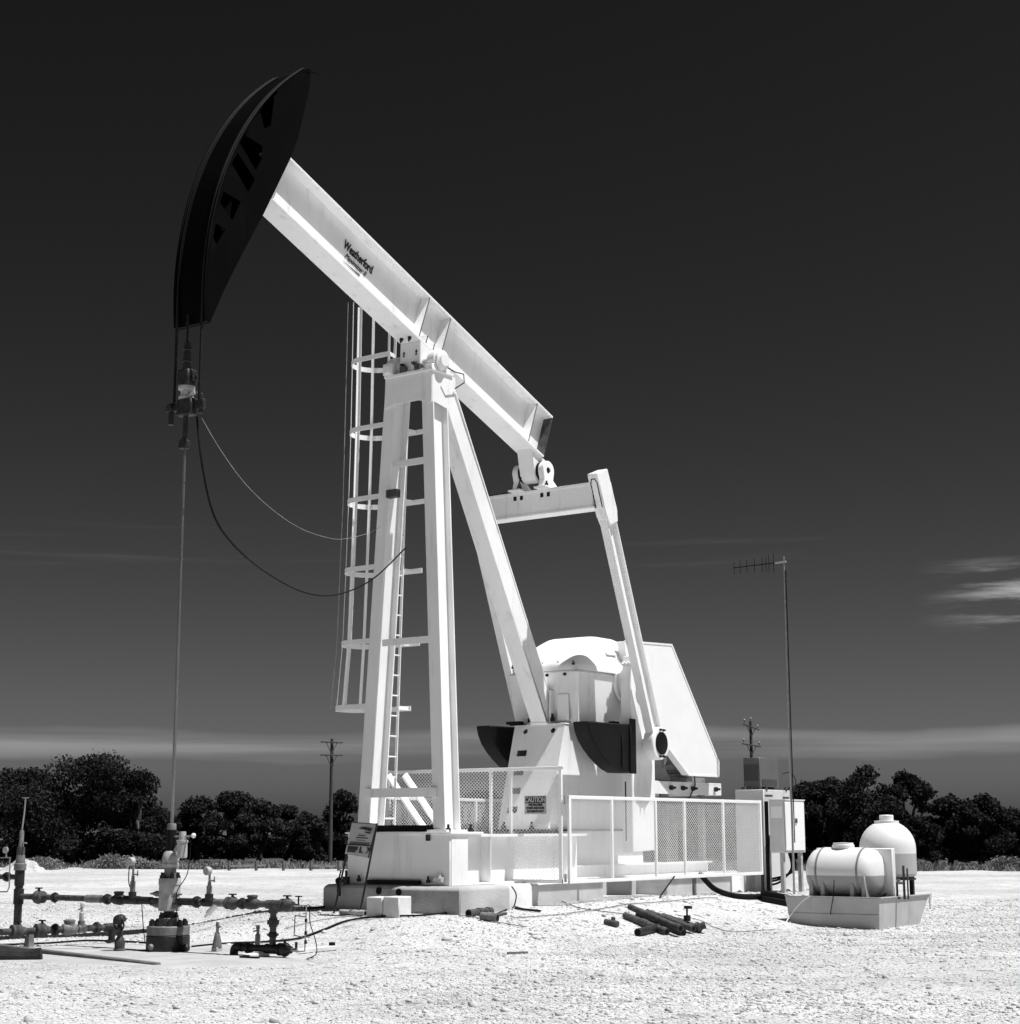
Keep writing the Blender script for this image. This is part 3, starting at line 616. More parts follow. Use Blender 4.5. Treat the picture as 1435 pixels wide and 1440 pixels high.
HW = .29
def horsehead():
    n = 26
    def arc(r, a): return V((BRG.x-r*math.cos(a), 0, BRG.z+r*math.sin(a)))
    a0, a1 = R(-6.0), R(51.2); R0 = 4.65
    angs = [a0+(a1-a0)*i/n for i in range(n+1)]
    hd = part('horsehead', MB(), 'head_paint', PJ) if False else None
    b = MB(); pr = [arc(R0, a) for a in angs]; pi_ = [arc(R0-.03, a) for a in angs]
    vs = [p+YV*y for y in (-HW, HW) for p in pr]+[p+YV*y for y in (-HW, HW) for p in pi_]; m = n+1; fs = []
    for i in range(n):
        fs += [(i, i+1, m+i+1, m+i), (2*m+i, 3*m+i, 3*m+i+1, 2*m+i+1), (i, 2*m+i, 2*m+i+1, i+1), (m+i, m+i+1, 3*m+i+1, 3*m+i)]
    fs += [(0, m, 3*m, 2*m), (n, 2*m+n, 3*m+n, m+n)]
    hd = part('horsehead', b.add(vs, fs), 'head_paint', PJ)
    back = [(437.7, 97), (435, 127), (419, 195), (408, 224), (371, 300.5), (342, 354.6), (315, 408.7), (295.4, 454)]
    z = lambda q: (220+q[0]*.2846, 70+q[1]*.2846)
    H = [[(435, 418), (525, 475), (522, 540), (492, 596), (412, 458)], [(372, 562), (402, 508), (488, 640), (455, 703)], [(314, 752), (332, 698), (418, 750), (376, 843)], [(280, 925), (294, 855), (343, 887), (298, 962)], [(512, 300), (572, 205), (583, 240), (566, 372), (535, 390)]]
    for y, sg in ((-HW, 1), (HW, -1)):
        Z = lambda uv: V((pY(uv[0], uv[1], -HW).x, y, pY(uv[0], uv[1], -HW).z))
        outer = [V((p.x, y, p.z)) for p in [arc(R0-.031, a) for a in angs]]+[Z(q) for q in back]
        holes = [[Z(z(q)) for q in h] for h in H]
        part('side_plate', MB().sheet_holes(outer, holes if sg > 0 else [], (0, .014*sg, 0)), 'head_paint', hd, smooth=False)  # far plate left without openings to keep the inside dark
    # edge rails that keep the ropes on the face
    for y in (-HW+.01, -.21, .21, HW-.01):
        pts = [arc(R0+.018, a)+YV*y for a in angs]; part('rope_guide', MB().tube(pts, .018 if abs(y) > .25 else .010, 6), 'head_paint', hd)
    bk = [pY(u, v, -HW) for u, v in back]
    for i in range(len(bk)-1):
        a, b = bk[i], bk[i+1]; m_ = (a+b)/2; d_ = (b-a).normalized(); m_.y = 0; m_ -= V((d_.z, 0, -d_.x))*-.02
        part('back_plate', MB().obox(m_, d_, YV, d_.cross(YV), (b-a).length/2-.004, HW-.016, .006), 'head_paint', hd)  # closing plate added to keep sunlight out of the hollow head
    tp = arc(R0-.02, a1); part('top_plate', MB().obox(tp+V((.15, 0, .035)), V((1, 0, .2)).normalized(), YV, V((-.2, 0, 1)).normalized(), .15, HW+.006, .010), 'head_paint', hd)
    part('bottom_plate', MB().hexa([V((pY(295.4, 454, -HW).x, sgn*(HW-.016), pY(295.4, 454, -HW).z+dz)) if k else arc(R0-.03, a0)+YV*sgn*(HW-.016)+V((0, 0, dz)) for dz in (.0, .014) for k, sgn in ((0, -1), (1, -1), (1, 1), (0, 1))]), 'head_paint', hd)
    # wire ropes: over the face, then hanging to the carrier bar
    XW = BRG.x-R0-.012
    for y in (-.235, .225):
        pts = [arc(R0+.012, a)+YV*y for a in angs if a > R(0)][::-1]+[V((XW, y, z_)) for z_ in (8.0, 7.5, 7.0, 6.46)]
        part('wire_rope', MB().tube(pts, .019, 8), 'wire_rope', PJ)
    part('wire_rope', MB().tube([V((XW-.005, .02, 7.72)), V((XW-.005, .015, 7.3))], .016, 6), 'wire_rope', PJ)
    # carrier bar, load cell, rod clamp
    x = -4.545
    cb = part('carrier_bar', MB().box(x-.075, x+.075, -.16, .11, 6.36, 6.58), 'dark_steel', PJ, .015)
    part('side_lug', MB().box(x-.03, x+.03, -.34, -.16, 6.42, 6.54).cyl((x, -.27, 6.36), (x, -.27, 6.62), .030, 10), 'dark_steel', cb, .006)
    part('side_lug', MB().box(x-.03, x+.03, .11, .34, 6.45, 6.53).cyl((x, .27, 6.28), (x, .27, 6.56), .04, 10).cyl((x-.06, .27, 6.50), (x+.06, .27, 6.50), .055, 10), 'dark_steel', cb, .006)
    part('load_cell', MB().lathe((x, .0, 6.58), (0, 0, 1), [(.10, 0), (.10, .03), (.075, .04), (.075, .12), (.11, .13), (.11, .17)], 20), 'pale_steel', cb)
    part('load_cell_plug', MB().cyl((x-.02, -.09, 6.62), (x-.02, -.19, 6.65), .03, 10), 'pale_steel', cb)
    part('rod_clamp', MB().box(x-.09, x+.09, -.11, .10, 6.75, 6.97).box(x-.05, x+.05, -.18, -.11, 6.80, 6.88), 'dark_steel', cb, .02)
    part('rod_clamp', MB().lathe((x, .005, 6.97), (0, 0, 1), [(.055, 0), (.055, .10), (.063, .11), (.063, .13), (.052, .14), (.052, .26), (.06, .27), (.05, .29), (.045, .36), (.02, .38)], 14), 'dark_steel', cb)
    part('polished_rod', MB().tube([(x, .005, 7.35), (x, 0, 6.3), (x, 0, 3.5), (x, 0, 1.1)], .021, 12), 'bright_rod', PJ)
    part('rod_sleeve', MB().cyl((x, 0, 6.36), (x, 0, 6.02), .035, 12).cyl((x, 0, 5.96), (x, 0, 6.06), .055, 8), 'dark_steel', PJ)
    part('stop_clamp', MB().box(x-.05, x+.05, -.06, .07, 5.93, 6.04), 'dark_steel', PJ, .01)
horsehead()

EX = 3.30; EZ0, EZ1 = 6.20, 6.62; PYT = 1.27
CRX = 4.85; SHZ = 3.55; PIN = V((4.90, 0, 2.52))
def equalizer():
    lug = V((3.22, 0, 6.93))
    part('tail_bearing', MB().prism([(lug.x+dx, -.15, z) for dx, z in ((-.26, 7.30), (-.20, 6.99))]+[(lug.x+.18*math.cos(a), -.15, lug.z+.18*math.sin(a)) for a in [R(d) for d in range(180, 361, 20)]]+[(lug.x+.20, -.15, 6.99), (lug.x+.34, -.15, 7.03), (lug.x+.34, -.15, 7.08)], (0, .30, 0)), 'white_paint', PJ, .012)
    e = part('equalizer', MB().box(EX-.15, EX+.15, -PYT+.07, PYT-.07, EZ0, EZ0+.03).box(EX-.15, EX+.15, -PYT+.07, PYT-.07, EZ1-.03, EZ1).box(EX-.13, EX-.112, -PYT+.07, PYT-.07, EZ0+.031, EZ1-.031).box(EX+.112, EX+.13, -PYT+.07, PYT-.07, EZ0+.031, EZ1-.031), 'white_paint', PJ)
    for y in (-.26, .26):
        cl = part('clevis', MB().sheet_holes([(lug.x+.16*math.cos(a), y-.055, lug.z+.16*math.sin(a)) for a in [R(d) for d in range(-10, 191, 20)]]+[(lug.x-.12, y-.055, 6.78), (EX-.24, y-.055, 6.65), (EX+.24, y-.055, 6.65), (lug.x+.13, y-.055, 6.78)], [[(lug.x+.055*math.cos(a), y-.055, lug.z+.055*math.sin(a)) for a in [R(d) for d in range(0, 360, 30)]]], (0, .11, 0)), 'white_paint', PJ, .008)
        part('clevis_foot', MB().box(EX-.27, EX+.22, y-.12, y+.12, EZ1+.001, EZ1+.032), 'white_paint', cl, .004)
    part('pin', MB().cyl(lug+V((0, -.30, 0)), lug+V((0, .30, 0)), .05, 16).cyl(lug+V((0, -.20, 0)), lug+V((0, -.155, 0)), .155, 24).cyl(lug+V((0, .155, 0)), lug+V((0, .20, 0)), .155, 24), 'rubber', PJ)
    copies('bolt', bolt_mesh('dark_steel', 1.2), 'dark_steel', PJ, [T((EX-.18, y, EZ1+.033)) for y in (-.34, -.19, .19, .34)])
    copies('bolt_plate', (lambda q: q.mesh('bolt_plate'))(MB().box(-.008, .0, -.028, .028, -.035, .035)), 'rubber', PJ, [T((EX-.131, y, 6.52)) for y in (-.34, -.21, .20, .33)])
    part('grease_hose', MB().tube([lug+V((-.20, .10, -.10)), lug+V((-.24, .12, -.22)), V((EX-.16, .30, 6.635)), V((EX-.13, .62, 6.632)), V((EX-.13, 1.1, 6.632))], .010, 6), 'rubber', PJ)
    # pitmans
    for sg in (-1, 1):
        top, bot = V((EX, sg*PYT, 6.55)), V((PIN.x, sg*PYT, PIN.z)); d = (bot-top).normalized(); fd = V((-d.z, 0, d.x)); fd = fd if fd.x < 0 else -fd
        pm = part('pitman', MB().ibeam(top+d*.35, bot-d*.22, .145, .28, .02, .014, fd), 'white_paint', PJ)
        part('upper_socket', MB().prism([top+fd*a+d*b+YV*(-.10) for a, b in ((-.17, -.26), (.17, -.26), (.17, .42), (.11, .62), (-.14, .62), (-.20, .42))], (0, .20, 0)), 'white_paint', pm, .015)
        part('socket_pad', MB().obox(top-fd*.185+d*.17, fd, YV, d, .02, .085, .20), 'white_paint', pm, .006)
        part('socket_arch', MB().tube([top+fd*.173+YV*(-.06)+d*.30, top+fd*.175+YV*(-.06)+d*-.10, top+fd*.175+YV*(-.03)+d*-.17, top+fd*.175+YV*(.03)+d*-.17, top+fd*.175+YV*(.06)+d*-.10, top+fd*.173+YV*(.06)+d*.30], .008, 6), 'rubber', pm)
        ey = MB().lathe(bot+V((0, -sg*.10, 0)), (0, sg, 0), [(.255, 0), (.27, .02), (.27, .17), (.255, .19), (.19, .195)], 32)
        eye = part('pin_bearing', ey, 'white_paint', pm)
        part('bearing_cover', MB().lathe(bot+V((0, sg*.096, 0)), (0, sg, 0), [(.185, 0), (.185, .012), (.17, .02), (.0, .024)], 28), 'black_paint', eye)
        copies('bolt', bolt_mesh('dark_steel', .8), 'dark_steel', eye, [along(bot+V((.222*math.cos(R(a)), sg*.095, .222*math.sin(R(a)))), (0, sg, 0)) for a in (75, 100, 255, 285)])
        part('crank_pin', MB().cyl(bot+V((0, -sg*.10, 0)), bot+V((0, -sg*.27, 0)), .11, 18), 'white_paint', PJ)
equalizer()

def cranks():
    for sg in (-1, 1):
        yi, yo = sg*.85, sg*1.05; y0, y1 = min(yi, yo), max(yi, yo)
        xl, xr = CRX-.36, CRX+.36
        poly = [(CRX-.28, SHZ+.40), (CRX+.22, SHZ+.40), (xr, SHZ+.05), (xr, .80), (xl, .77), (xl, SHZ-.05)]
        cr = part('crank', MB().prism([(x, y0, z) for x, z in poly], (0, y1-y0, 0)), 'white_paint', PJ, .012)
        part('crank_shaft', MB().cyl((CRX, sg*.70, SHZ), (CRX, sg*1.14, SHZ), .19, 24), 'white_paint', cr)
        copies('bolt', bolt_mesh('white_paint', 1.5), 'white_paint', cr, [along((CRX-.29, sg*y, SHZ+.27), (-1, 0, 0)) for y in (.89, .96, 1.03)])
        part('slot_strip', MB().box(xl-.004, xl-.0005, sg*.92-.012, sg*.92+.012, .95, 1.9), 'dark_steel', cr)  # dark strip stands for the shade in a slot
        # crescent weight on the front edge
        Y1 = -1.10
        f_ = [pY(u, v, Y1) for u, v in ((827, 1014), (829.5, 1028), (834, 1041), (841, 1053), (849, 1064), (858, 1074), (866, 1081), (875, 1086.5), (889, 1086.5), (887, 1014))]
        xr_ = xl-.002
        pl = [(min(p.x, xr_) if i < 8 else xr_, p.z) for i, p in enumerate(f_)]
        pl[-1] = (xr_, pl[0][1]+.01); pl[-2] = (xr_, pl[-3][1])
        ya, yb = sg*.80, sg*1.10
        w = part('counterweight', MB().prism([(x, ya, z) for x, z in pl], (0, yb-ya, 0)), 'black_paint', PJ, .02, label='black crescent counterweight bolted to the crank')
        part('weight_clamp', MB().box(xr_-.30, xr_-.10, sg*.84-.05, sg*.84+.05, pl[0][1]+.011, pl[0][1]+.06).box(xr_-.16, xl+.02, sg*1.101, sg*1.125, 2.02, pl[0][1]+.10), 'black_paint', w, .008)
        part('weight_rib', MB().box(xr_-.40, xr_-.36, sg*1.101, sg*1.118, 2.12, 2.62), 'black_paint', w, .005)
cranks()

def gearbox():
    g = part('gearbox', MB().hexa([(3.55, -.60, 2.80), (6.0, -.60, 2.80), (6.0, .60, 2.80), (3.55, .60, 2.80), (3.45, -.70, 3.66), (6.05, -.70, 3.66), (6.05, .70, 3.66), (3.45, .70, 3.66)]), 'white_paint', PJ, .03)
    vs, fs, nn_ = [], [], 48
    LV = [(0, 3.665), (0, 3.735), (.03, 3.78), (.16, 3.90), (.34, 4.01), (.54, 4.11), (.74, 4.20), (.90, 4.262), (1.0, 4.285), (1.25, 4.292)]
    for f_, z_ in LV:
        cx_ = 4.75-.11*f_; hx, hy = 1.33+(.36-1.33)*f_, .74+(.43-.74)*f_; e_ = 2/6.5
        for k in range(nn_):
            a = 2*math.pi*k/nn_; ca, sa = math.cos(a), math.sin(a)
            vs.append((cx_+hx*math.copysign(abs(ca)**e_, ca), hy*math.copysign(abs(sa)**e_, sa), z_))
    for i in range(len(LV)-1):
        for k in range(nn_): fs.append((i*nn_+k, i*nn_+(k+1) % nn_, (i+1)*nn_+(k+1) % nn_, (i+1)*nn_+k))
    fs += [tuple(range(nn_-1, -1, -1)), tuple(range((len(LV)-1)*nn_, len(LV)*nn_))]
    cv = part('cover', MB().add(vs, fs), 'white_paint_clean', g)
    part('hatch', MB().obox((4.50, -.625, 4.03), XV, V((0, .70, .71)), V((0, -.71, .70)), .15, .08, .012), 'white_paint', cv, .004)
    for y in (-.18, .2): part('rib', MB().hexa([(3.40, y-.02, 2.81), (3.56, y-.02, 2.81), (3.56, y+.02, 2.81), (3.40, y+.02, 2.81), (3.415, y-.02, 3.35), (3.49, y-.02, 3.35), (3.49, y+.02, 3.35), (3.415, y+.02, 3.35)]), 'white_paint', g)  # ribs added so that their near faces catch the sun
    part('pale_plate', MB().box(3.47, 3.50, -.50, -.28, 2.86, 3.28), 'white_paint_clean', g, .005)  # plate added for a pale rectangle on the housing
    for y in (-.80, .80):
        part('shaft_housing', MB().lathe((CRX, y*.86, SHZ), (0, 1 if y > 0 else -1, 0), [(.34, 0), (.34, .05), (.27, .06), (.27, .11), (.215, .12)], 28), 'white_paint', g)
    copies('bolt', bolt_mesh('dark_steel', 1.), 'dark_steel', g, [T((3.47, y, 3.742)) for y in (-.6, -.3, 0, .3, .6)]+[along((3.47, y, 3.60), (-1, 0, -.1)) for y in (-.45, -.1, .25)])
    # pedestal with step holes
    top, bot = (3.37, 2.79), (2.89, 1.14); dn = V((top[0]-bot[0], 0, top[1]-bot[1])); ln = dn.length; dn.normalize(); nn = V((-dn.z, 0, dn.x))
    def fp(y, s_): return V((bot[0], y, bot[1]))+dn*(s_*ln)
    outer = [fp(.49, 0), fp(.49, 1), fp(-.49, 1), fp(-.49, 0)]
    holes = [[fp(y, s_+ds) for y, ds in ((.36, 0), (.36, .062), (.165, .062), (.165, 0))] for s_ in (.155, .335, .515, .70)]
    holes += [[fp(y+.045*math.cos(a), .945+.027*math.sin(a)) for a in [R(d) for d in range(0, 360, 30)]] for y in (-.28, .07+.19)]
    ped = part('pedestal', MB().sheet_holes(outer, holes, nn*-.02), 'white_paint', PJ, smooth=False)
    for sg in (-1, 1): part('side_plate', MB().prism([(2.91, sg*.488, 1.14), (3.39, sg*.488, 2.79), (5.9, sg*.488, 2.79), (5.85, sg*.488, 1.14)], (0, -.02*sg, 0)), 'white_paint', ped)
    part('back_plate', MB().prism([(5.83, -.46, 1.14), (5.83, .46, 1.14), (5.88, .46, 2.79), (5.88, -.46, 2.79)], (.012, 0, 0)), 'white_paint', ped)
    part('top_plate', MB().box(3.365, 6.05, -.50, .50, 2.792, 2.812), 'white_paint', ped, .004)
    part('base_plate', MB().box(2.70, 5.9, -.56, .56, 1.108, 1.136), 'dark_steel', ped, .004)
    part('carrier', MB().box(3.31, 5.85, -.40, -.30, .578, 1.107).box(3.31, 5.85, .30, .40, .578, 1.107), 'white_paint', ped)
    copies('bolt', bolt_mesh('dark_steel', 1.7), 'dark_steel', PJ, [T((2.80, y, 1.137)) for y in (-.24, .30)])
    part('black_shim', MB().box(3.26, 3.299, .20, .52, 2.795, 2.815).box(3.22, 3.36, .30, .56, 2.815, 2.86), 'black_paint', PJ, .004)
gearbox()

def drive():
    Y0 = -.79
    P = [pY(u, v, Y0) for u, v in ((878, 900), (945, 907), (1011, 1072), (1011, 1092), (969, 1090), (936, 1046), (890, 985))]
    P = [V((p.x, Y0, p.z)) for p in P]; P[0].z -= .02
    bg = part('belt_guard', MB().prism(P, (0, .15, 0)), 'white_paint_clean', PJ, .012)
    rim = MB()
    for i in range(len(P)): rim.bar(P[i]+V((0, -.003, 0)), P[(i+1) % len(P)]+V((0, -.003, 0)), .03, .012, (0, 1, 0))
    part('rim', rim, 'white_paint', bg)
    # motor platform and motor
    a = [pY(u, v, -.62) for u, v in ((922, 1098), (1016, 1102), (1016, 1119), (920, 1119))]
    x0, x1, z0, z1 = 5.9, a[1].x, a[2].z, a[1].z
    mp = part('motor_platform', MB().box(x0, x1, -.60, .60, z1-.03, z1).box(x0, x1, -.60, -.57, z0, z1-.031).box(x0, x1, .57, .60, z0, z1-.031).box(x1-.03, x1, -.569, .569, z0, z1-.031), 'white_paint', PJ, .004)
    for x in (6.6, x1-.4):
        for y in (-.4, .4): part('platform_post', MB().box(x-.05, x+.05, y-.05, y+.05, .578, z1-.032), 'grey_steel', mp)
    for y in (-.28, .28): part('slide_rail', MB().box(6.5, x1-.1, y-.05, y+.05, z1+.001, z1+.10), 'grey_steel', mp, .006)
    mx = (6.6+x1)/2; mz = z1+.36
    m_ = part('motor', MB().lathe((mx, -.40, mz), (0, 1, 0), [(.10, -.12), (.12, -.02), (.24, 0), (.26, .03), (.26, .62), (.24, .66), (.20, .74), (.10, .76)], 28), 'grey_steel', PJ)
    part('terminal_box', MB().box(mx-.38, mx-.20, -.12, .18, mz-.06, mz+.16), 'grey_steel', m_, .01)
    for k in range(10):
        t = 2*math.pi*k/10; part('fin', MB().obox((mx+.275*math.cos(t), -.06, mz+.275*math.sin(t)), (math.cos(t), 0, math.sin(t)), YV, (-math.sin(t), 0, math.cos(t)), .025, .28, .007), 'grey_steel', m_)
    part('motor_foot', MB().box(mx-.25, mx+.25, -.36, .30, z1+.101, mz-.20), 'grey_steel', m_, .01)
    part('brake_bracket', MB().prism([(x0-.1, -.56, z1+.02), (x0+.65, -.56, z1+.02), (x0+.25, -.56, z1+.42), (x0-.0, -.56, z1+.46)], (0, .012, 0)), 'grey_steel', PJ)
    part('platform_cable', MB().tube([(mx-.15, -.61, z1+.15), (mx-.15, -.62, z1-.05), (mx-.35, -.62, z0-.05), (mx-.7, -.62, z0-.12)], .012, 6), 'rubber', PJ)
    part('grey_support_box', MB().box(6.75, 7.55, -.30, .10, 1.12, z0-.06).box(6.95, 7.3, -.25, .05, .578, 1.119), 'grey_steel', PJ, .02)  # added box; its grey stands for white paint in shade
    copies('bolt', bolt_mesh('dark_steel', 1.6), 'dark_steel', mp, [along((x, -.601, (z0+z1)/2), (0, -1, 0)) for x in (x0+.55, x0+.95, x0+1.3, x1-.25)])
drive()

def ladder():
    def ly(z): return .78-.03*(z-1.1)
    ld = part('ladder', MB().bar((.47, ly(8.0)-.0, 8.0), (.20, .50, 7.9), .03, .05), 'white_paint', PJ)
    for x in (.30, .66): part('rail', MB().bar((x, ly(1.12), 1.12), (x, ly(9.35), 9.35), .045, .014, (1, 0, 0)), 'white_paint_clean', ld)
    rg = MB().cyl((-.17, 0, 0), (.17, 0, 0), .011, 8).mesh('rung'); zs = [1.30+.305*i for i in range(24)]
    copies('rung', rg, 'white_paint_clean', ld, [T((.48, ly(z), z)) for z in zs])
    hoops = [(8.35, .92), (7.24, .90), (6.13, .89), (5.05, .89), (3.93, .90), (2.95, .96)]
    rings = []
    for z, out in hoops:
        y0 = ly(z); c = .48; w = .36 if z > 3.1 else .39; pts = []
        pts.append((c-w, y0-.05)); pts.append((c-w, y0+out-w))
        for k in range(1, 12):
            a = math.pi*k/12; pts.append((c-w*math.cos(a), y0+out-w+w*math.sin(a)))
        pts += [(c+w, y0+out-w), (c+w, y0-(.24 if z > 3.1 else .08))]
        b = MB(); n = len(pts); o = []
        for i, p in enumerate(pts):
            q0, q1 = pts[max(0, i-1)], pts[min(n-1, i+1)]; dx, dy = q1[0]-q0[0], q1[1]-q0[1]; l = math.hypot(dx, dy); o.append((-dy/l*.006, dx/l*.006))
        vs = [(p[0]+s_*o[i][0], p[1]+s_*o[i][1], z+h_) for s_ in (-1, 1) for h_ in (-.038, .038) for i, p in enumerate(pts)]
        fs = []
        for i in range(n-1): fs += [(i, i+1, n+i+1, n+i), (2*n+i, 3*n+i, 3*n+i+1, 2*n+i+1), (i, 2*n+i, 2*n+i+1, i+1), (n+i, n+i+1, 3*n+i+1, 3*n+i)]
        fs += [(0, n, 3*n, 2*n), (n-1, 3*n-1, 4*n-1, 2*n-1)]
        part('cage_hoop', b.add(vs, fs), 'white_paint_clean', ld)
        part('hoop_bracket', MB().bar((c-w, y0-.04, z), (.30, y0, z), .012, .06), 'white_paint_clean', ld); part('hoop_bracket', MB().bar((c+w, y0-.04, z), (.66, y0, z), .012, .06), 'white_paint_clean', ld)
        rings.append(pts)
    for k in (1, 4, 7, 10, 13):
        pl = [V((rings[i][k][0], rings[i][k][1], hoops[i][0])) for i in range(6)]; cn = V((.48, pl[0].y*0+1.0, 0))
        pl[0] = pl[0]+V((0, 0, 1.0)); pl = [p+(V((.48, ly(p.z)+.5, p.z))-p).normalized()*.012 for p in pl]
        b = MB()
        for i in range(5): b.bar(pl[i], pl[i+1], .045, .008, (V((.48, 1.15, pl[i].z))-pl[i]))
        part('cage_strap', b, 'white_paint_clean', ld)
    part('safety_cable', MB().tube([(.30, 1.54, 9.4), (.30, 1.58, 6.1), (.30, 1.66, 3.9), (.30, 1.76, 2.95)], .007, 6), 'galvanised', ld)
    # kick-down steps at the foot
    for y in (.98, .66): part('stair_stringer', MB().bar((.75, y+.0, 1.95), (1.25, y-.35, 1.11), .035, .13, (1, 0, 0)), 'white_paint_clean', ld)
ladder()

def signal_lines():
    a = pX(284, 588, -4.545); e1 = V((-.2, .50, 5.75)); pts = []
    def sag(p, q, low, n=26, skew=1.):
        r_ = []
        for i in range(n+1):
            t = i/n; r_.append(p.lerp(q, t)-V((0, 0, low*4*t*(1-t)*(1+skew*(t-.5)))))
        return r_
    pr = [pX(u, v, x) for (u, v), x in zip(((284, 588), (310, 632), (345, 680), (385, 718), (425, 744), (465, 757), (490, 757), (520, 749), (536, 740)), (-4.54, -4.2, -3.6, -2.9, -2.1, -1.3, -.8, -.4, -.2))]
    part('thin_wire', MB().tube(smooth(pr), .0032, 5), 'galvanised', PJ)
    pr = [pX(u, v, x) for (u, v), x in zip(((277, 586), (283, 645), (296, 710), (315, 750), (350, 787), (390, 815), (425, 832), (460, 838), (495, 830), (530, 810), (571, 770)), (-4.55, -4.5, -4.2, -3.9, -3.2, -2.5, -1.9, -1.4, -.9, -.5, -.16))]
    part('load_cable', MB().tube(smooth(pr), [.015]*24+[.010]*(len(smooth(pr))-24), 6), 'rubber', PJ)
def smooth(P, k=6):
    o = []
    for i in range(len(P)-1):
        p0, p1, p2, p3 = P[max(i-1, 0)], P[i], P[i+1], P[min(i+2, len(P)-1)]
        for j in range(k):
            t = j/k; o.append(.5*((2*p1)+(p2-p0)*t+(2*p0-5*p1+4*p2-p3)*t*t+(3*p1-p0-3*p2+p3)*t**3))
    return o+[P[-1]]
signal_lines()

# ================================================================== FENCES
def mesh_infill(p, q, z0, z1, pitch=.062, rise=.027, w=.0047):
    # expanded metal: two families of slanting strands between p and q, z0..z1
    p, q = V(p), V(q); L = (q-p).length; ex = (q-p).normalized(); nrm = ex.cross(ZV); H = z1-z0; b = MB(); sl = 2*rise/pitch
    for fam, off in ((1, -.0035), (-1, .0035)):
        k = -int(H/sl/pitch)-2
        while True:
            x0 = k*pitch; k += 1
            if x0 > L: break
            a = V((x0, 0)) if fam == 1 else V((x0+H/sl, 0)); e = V((x0+H/sl, H)) if fam == 1 else V((x0, H))
            # clip in x
            t0, t1 = 0., 1.; dx = e[0]-a[0]
            for lim, s_ in ((0, 1), (L, -1)):
                fa, fe = s_*(a[0]-lim), s_*(e[0]-lim)
                if fa < 0 and fe < 0: t0, t1 = 1., 0.
                elif fa < 0: t0 = max(t0, fa/(fa-fe))
                elif fe < 0: t1 = min(t1, fa/(fa-fe))
            if t1-t0 < .01: continue
            A = p+ex*(a[0]+dx*t0)+ZV*(z0-p.z+H*t0)+nrm*off; B = p+ex*(a[0]+dx*t1)+ZV*(z0-p.z+H*t1)+nrm*off
            d = (B-A).normalized(); u = d.cross(nrm)*w*.5; n_ = nrm*.0016
            b.add([A-u-n_, B-u-n_, B+u-n_, A+u-n_, A-u+n_, B-u+n_, B+u+n_, A+u+n_], [(0, 1, 2, 3), (7, 6, 5, 4), (0, 4, 5, 1), (3, 2, 6, 7)])
    return b
def fence(label, p, q, z0, z1, stops, feet=None, tw=.05, mids=True):
    p, q = V(p), V(q); ex = (q-p).normalized(); L = (q-p).length
    t = thing('mesh_fence', (p.x, p.y, z0), label, 'fence')
    up = lambda d, z: p+ex*d+V((0, 0, z-p.z))
    part('top_rail', MB().bar(up(0, z1-tw/2), up(L, z1-tw/2), tw*.7, tw), 'white_paint_clean', t, .004)
    part('bottom_rail', MB().bar(up(0, z0+tw/2), up(L, z0+tw/2), tw*.7, tw), 'white_paint_clean', t, .004)
    for i, d in enumerate(stops):
        w = tw*(1.1 if i in (0, len(stops)-1) else .8)
        dd = min(max(d, w/2), L-w/2)
        part('post', MB().bar(up(dd, (z0 if feet is None else feet)+.001), up(dd, z1+.002), w, tw*.75, ex.cross(ZV)), 'white_paint_clean', t, .003)
    for i in range(len(stops)-1):
        part('mesh_infill', mesh_infill(up(stops[i]+.03, z0), up(stops[i+1]-.03, z0), z0+tw, z1-tw), 'white_paint_clean', t, smooth=False, kind='stuff')
    return t
XF, YF = 1.60, -1.71
ff = fence('white mesh fence panel across the front of the gearbox with a caution sign', (XF, 1.72, .365), (XF, -1.63, .365), .365, 2.05, (0, 1.10, 2.05, 2.42, 3.35))
nf = fence('long white mesh fence along the near side with its lower rail sloping away', (XF+.04, YF, .36), (7.65, YF, .36), .36, 1.625, (0, 1.18, 2.46, 3.36, 4.65, 6.01))
fence('white mesh fence on the far side seen through the front mesh', (XF+.06, 1.74, .365), (7.65, 1.74, .365), .365, 1.65, (0, 1.2, 2.32, 3.4, 4.6, 5.99))
part('gate_hinge', MB().cyl((XF+.01, YF+.035, 1.5), (XF+.01, YF+.035, 1.62), .022, 8), 'pale_steel', nf); part('gate_hinge', MB().cyl((XF+.01, YF+.035, .38), (XF+.01, YF+.035, .50), .022, 8), 'pale_steel', nf)
part('stake', MB().box(5.32, 5.38, YF+.02, YF+.06, -.1, .362), 'weathered_wood', nf)
def caution():
    c = [pX(u, v, XF-.03) for u, v in ((738, 1119.5), (768.5, 1119.5), (767.5, 1144.5), (738, 1145))]
    y0, y1 = c[0].y, c[1].y; z1, z0 = c[0].z, c[3].z; yc = (y0+y1)/2; x = XF-.032
    t = thing('caution_sign', (x, yc, z0), 'caution sign about automatic starts wired to the front mesh fence', 'sign')
    part('board', MB().box(x, x+.004, min(y0, y1), max(y0, y1), z0, z1), 'sign_face', t)
    h = z1-z0; w = abs(y1-y0); ex, ey, ez = -YV, ZV, -XV
    part('header', MB().box(x-.002, x-.0003, min(y0, y1)+.012, max(y0, y1)-.012, z1-h*.40, z1-h*.04), 'sign_ink', t)
    me = text_mesh('CAUTION', .105, 'sign_face', bold=.003, squeeze=.78); place('lettering', me, t, (x-.006, yc, z1-h*.22), ex, ey, ez)
    for k, s_ in enumerate(('THIS MACHINE', 'STARTS AND STOPS', 'AUTOMATICALLY')):
        place('lettering', text_mesh(s_, .047, 'sign_ink', bold=.0012, squeeze=.80 if k != 1 else .76), t, (x-.004, yc, z1-h*(.50+.18*k)), ex, ey, ez)
caution()

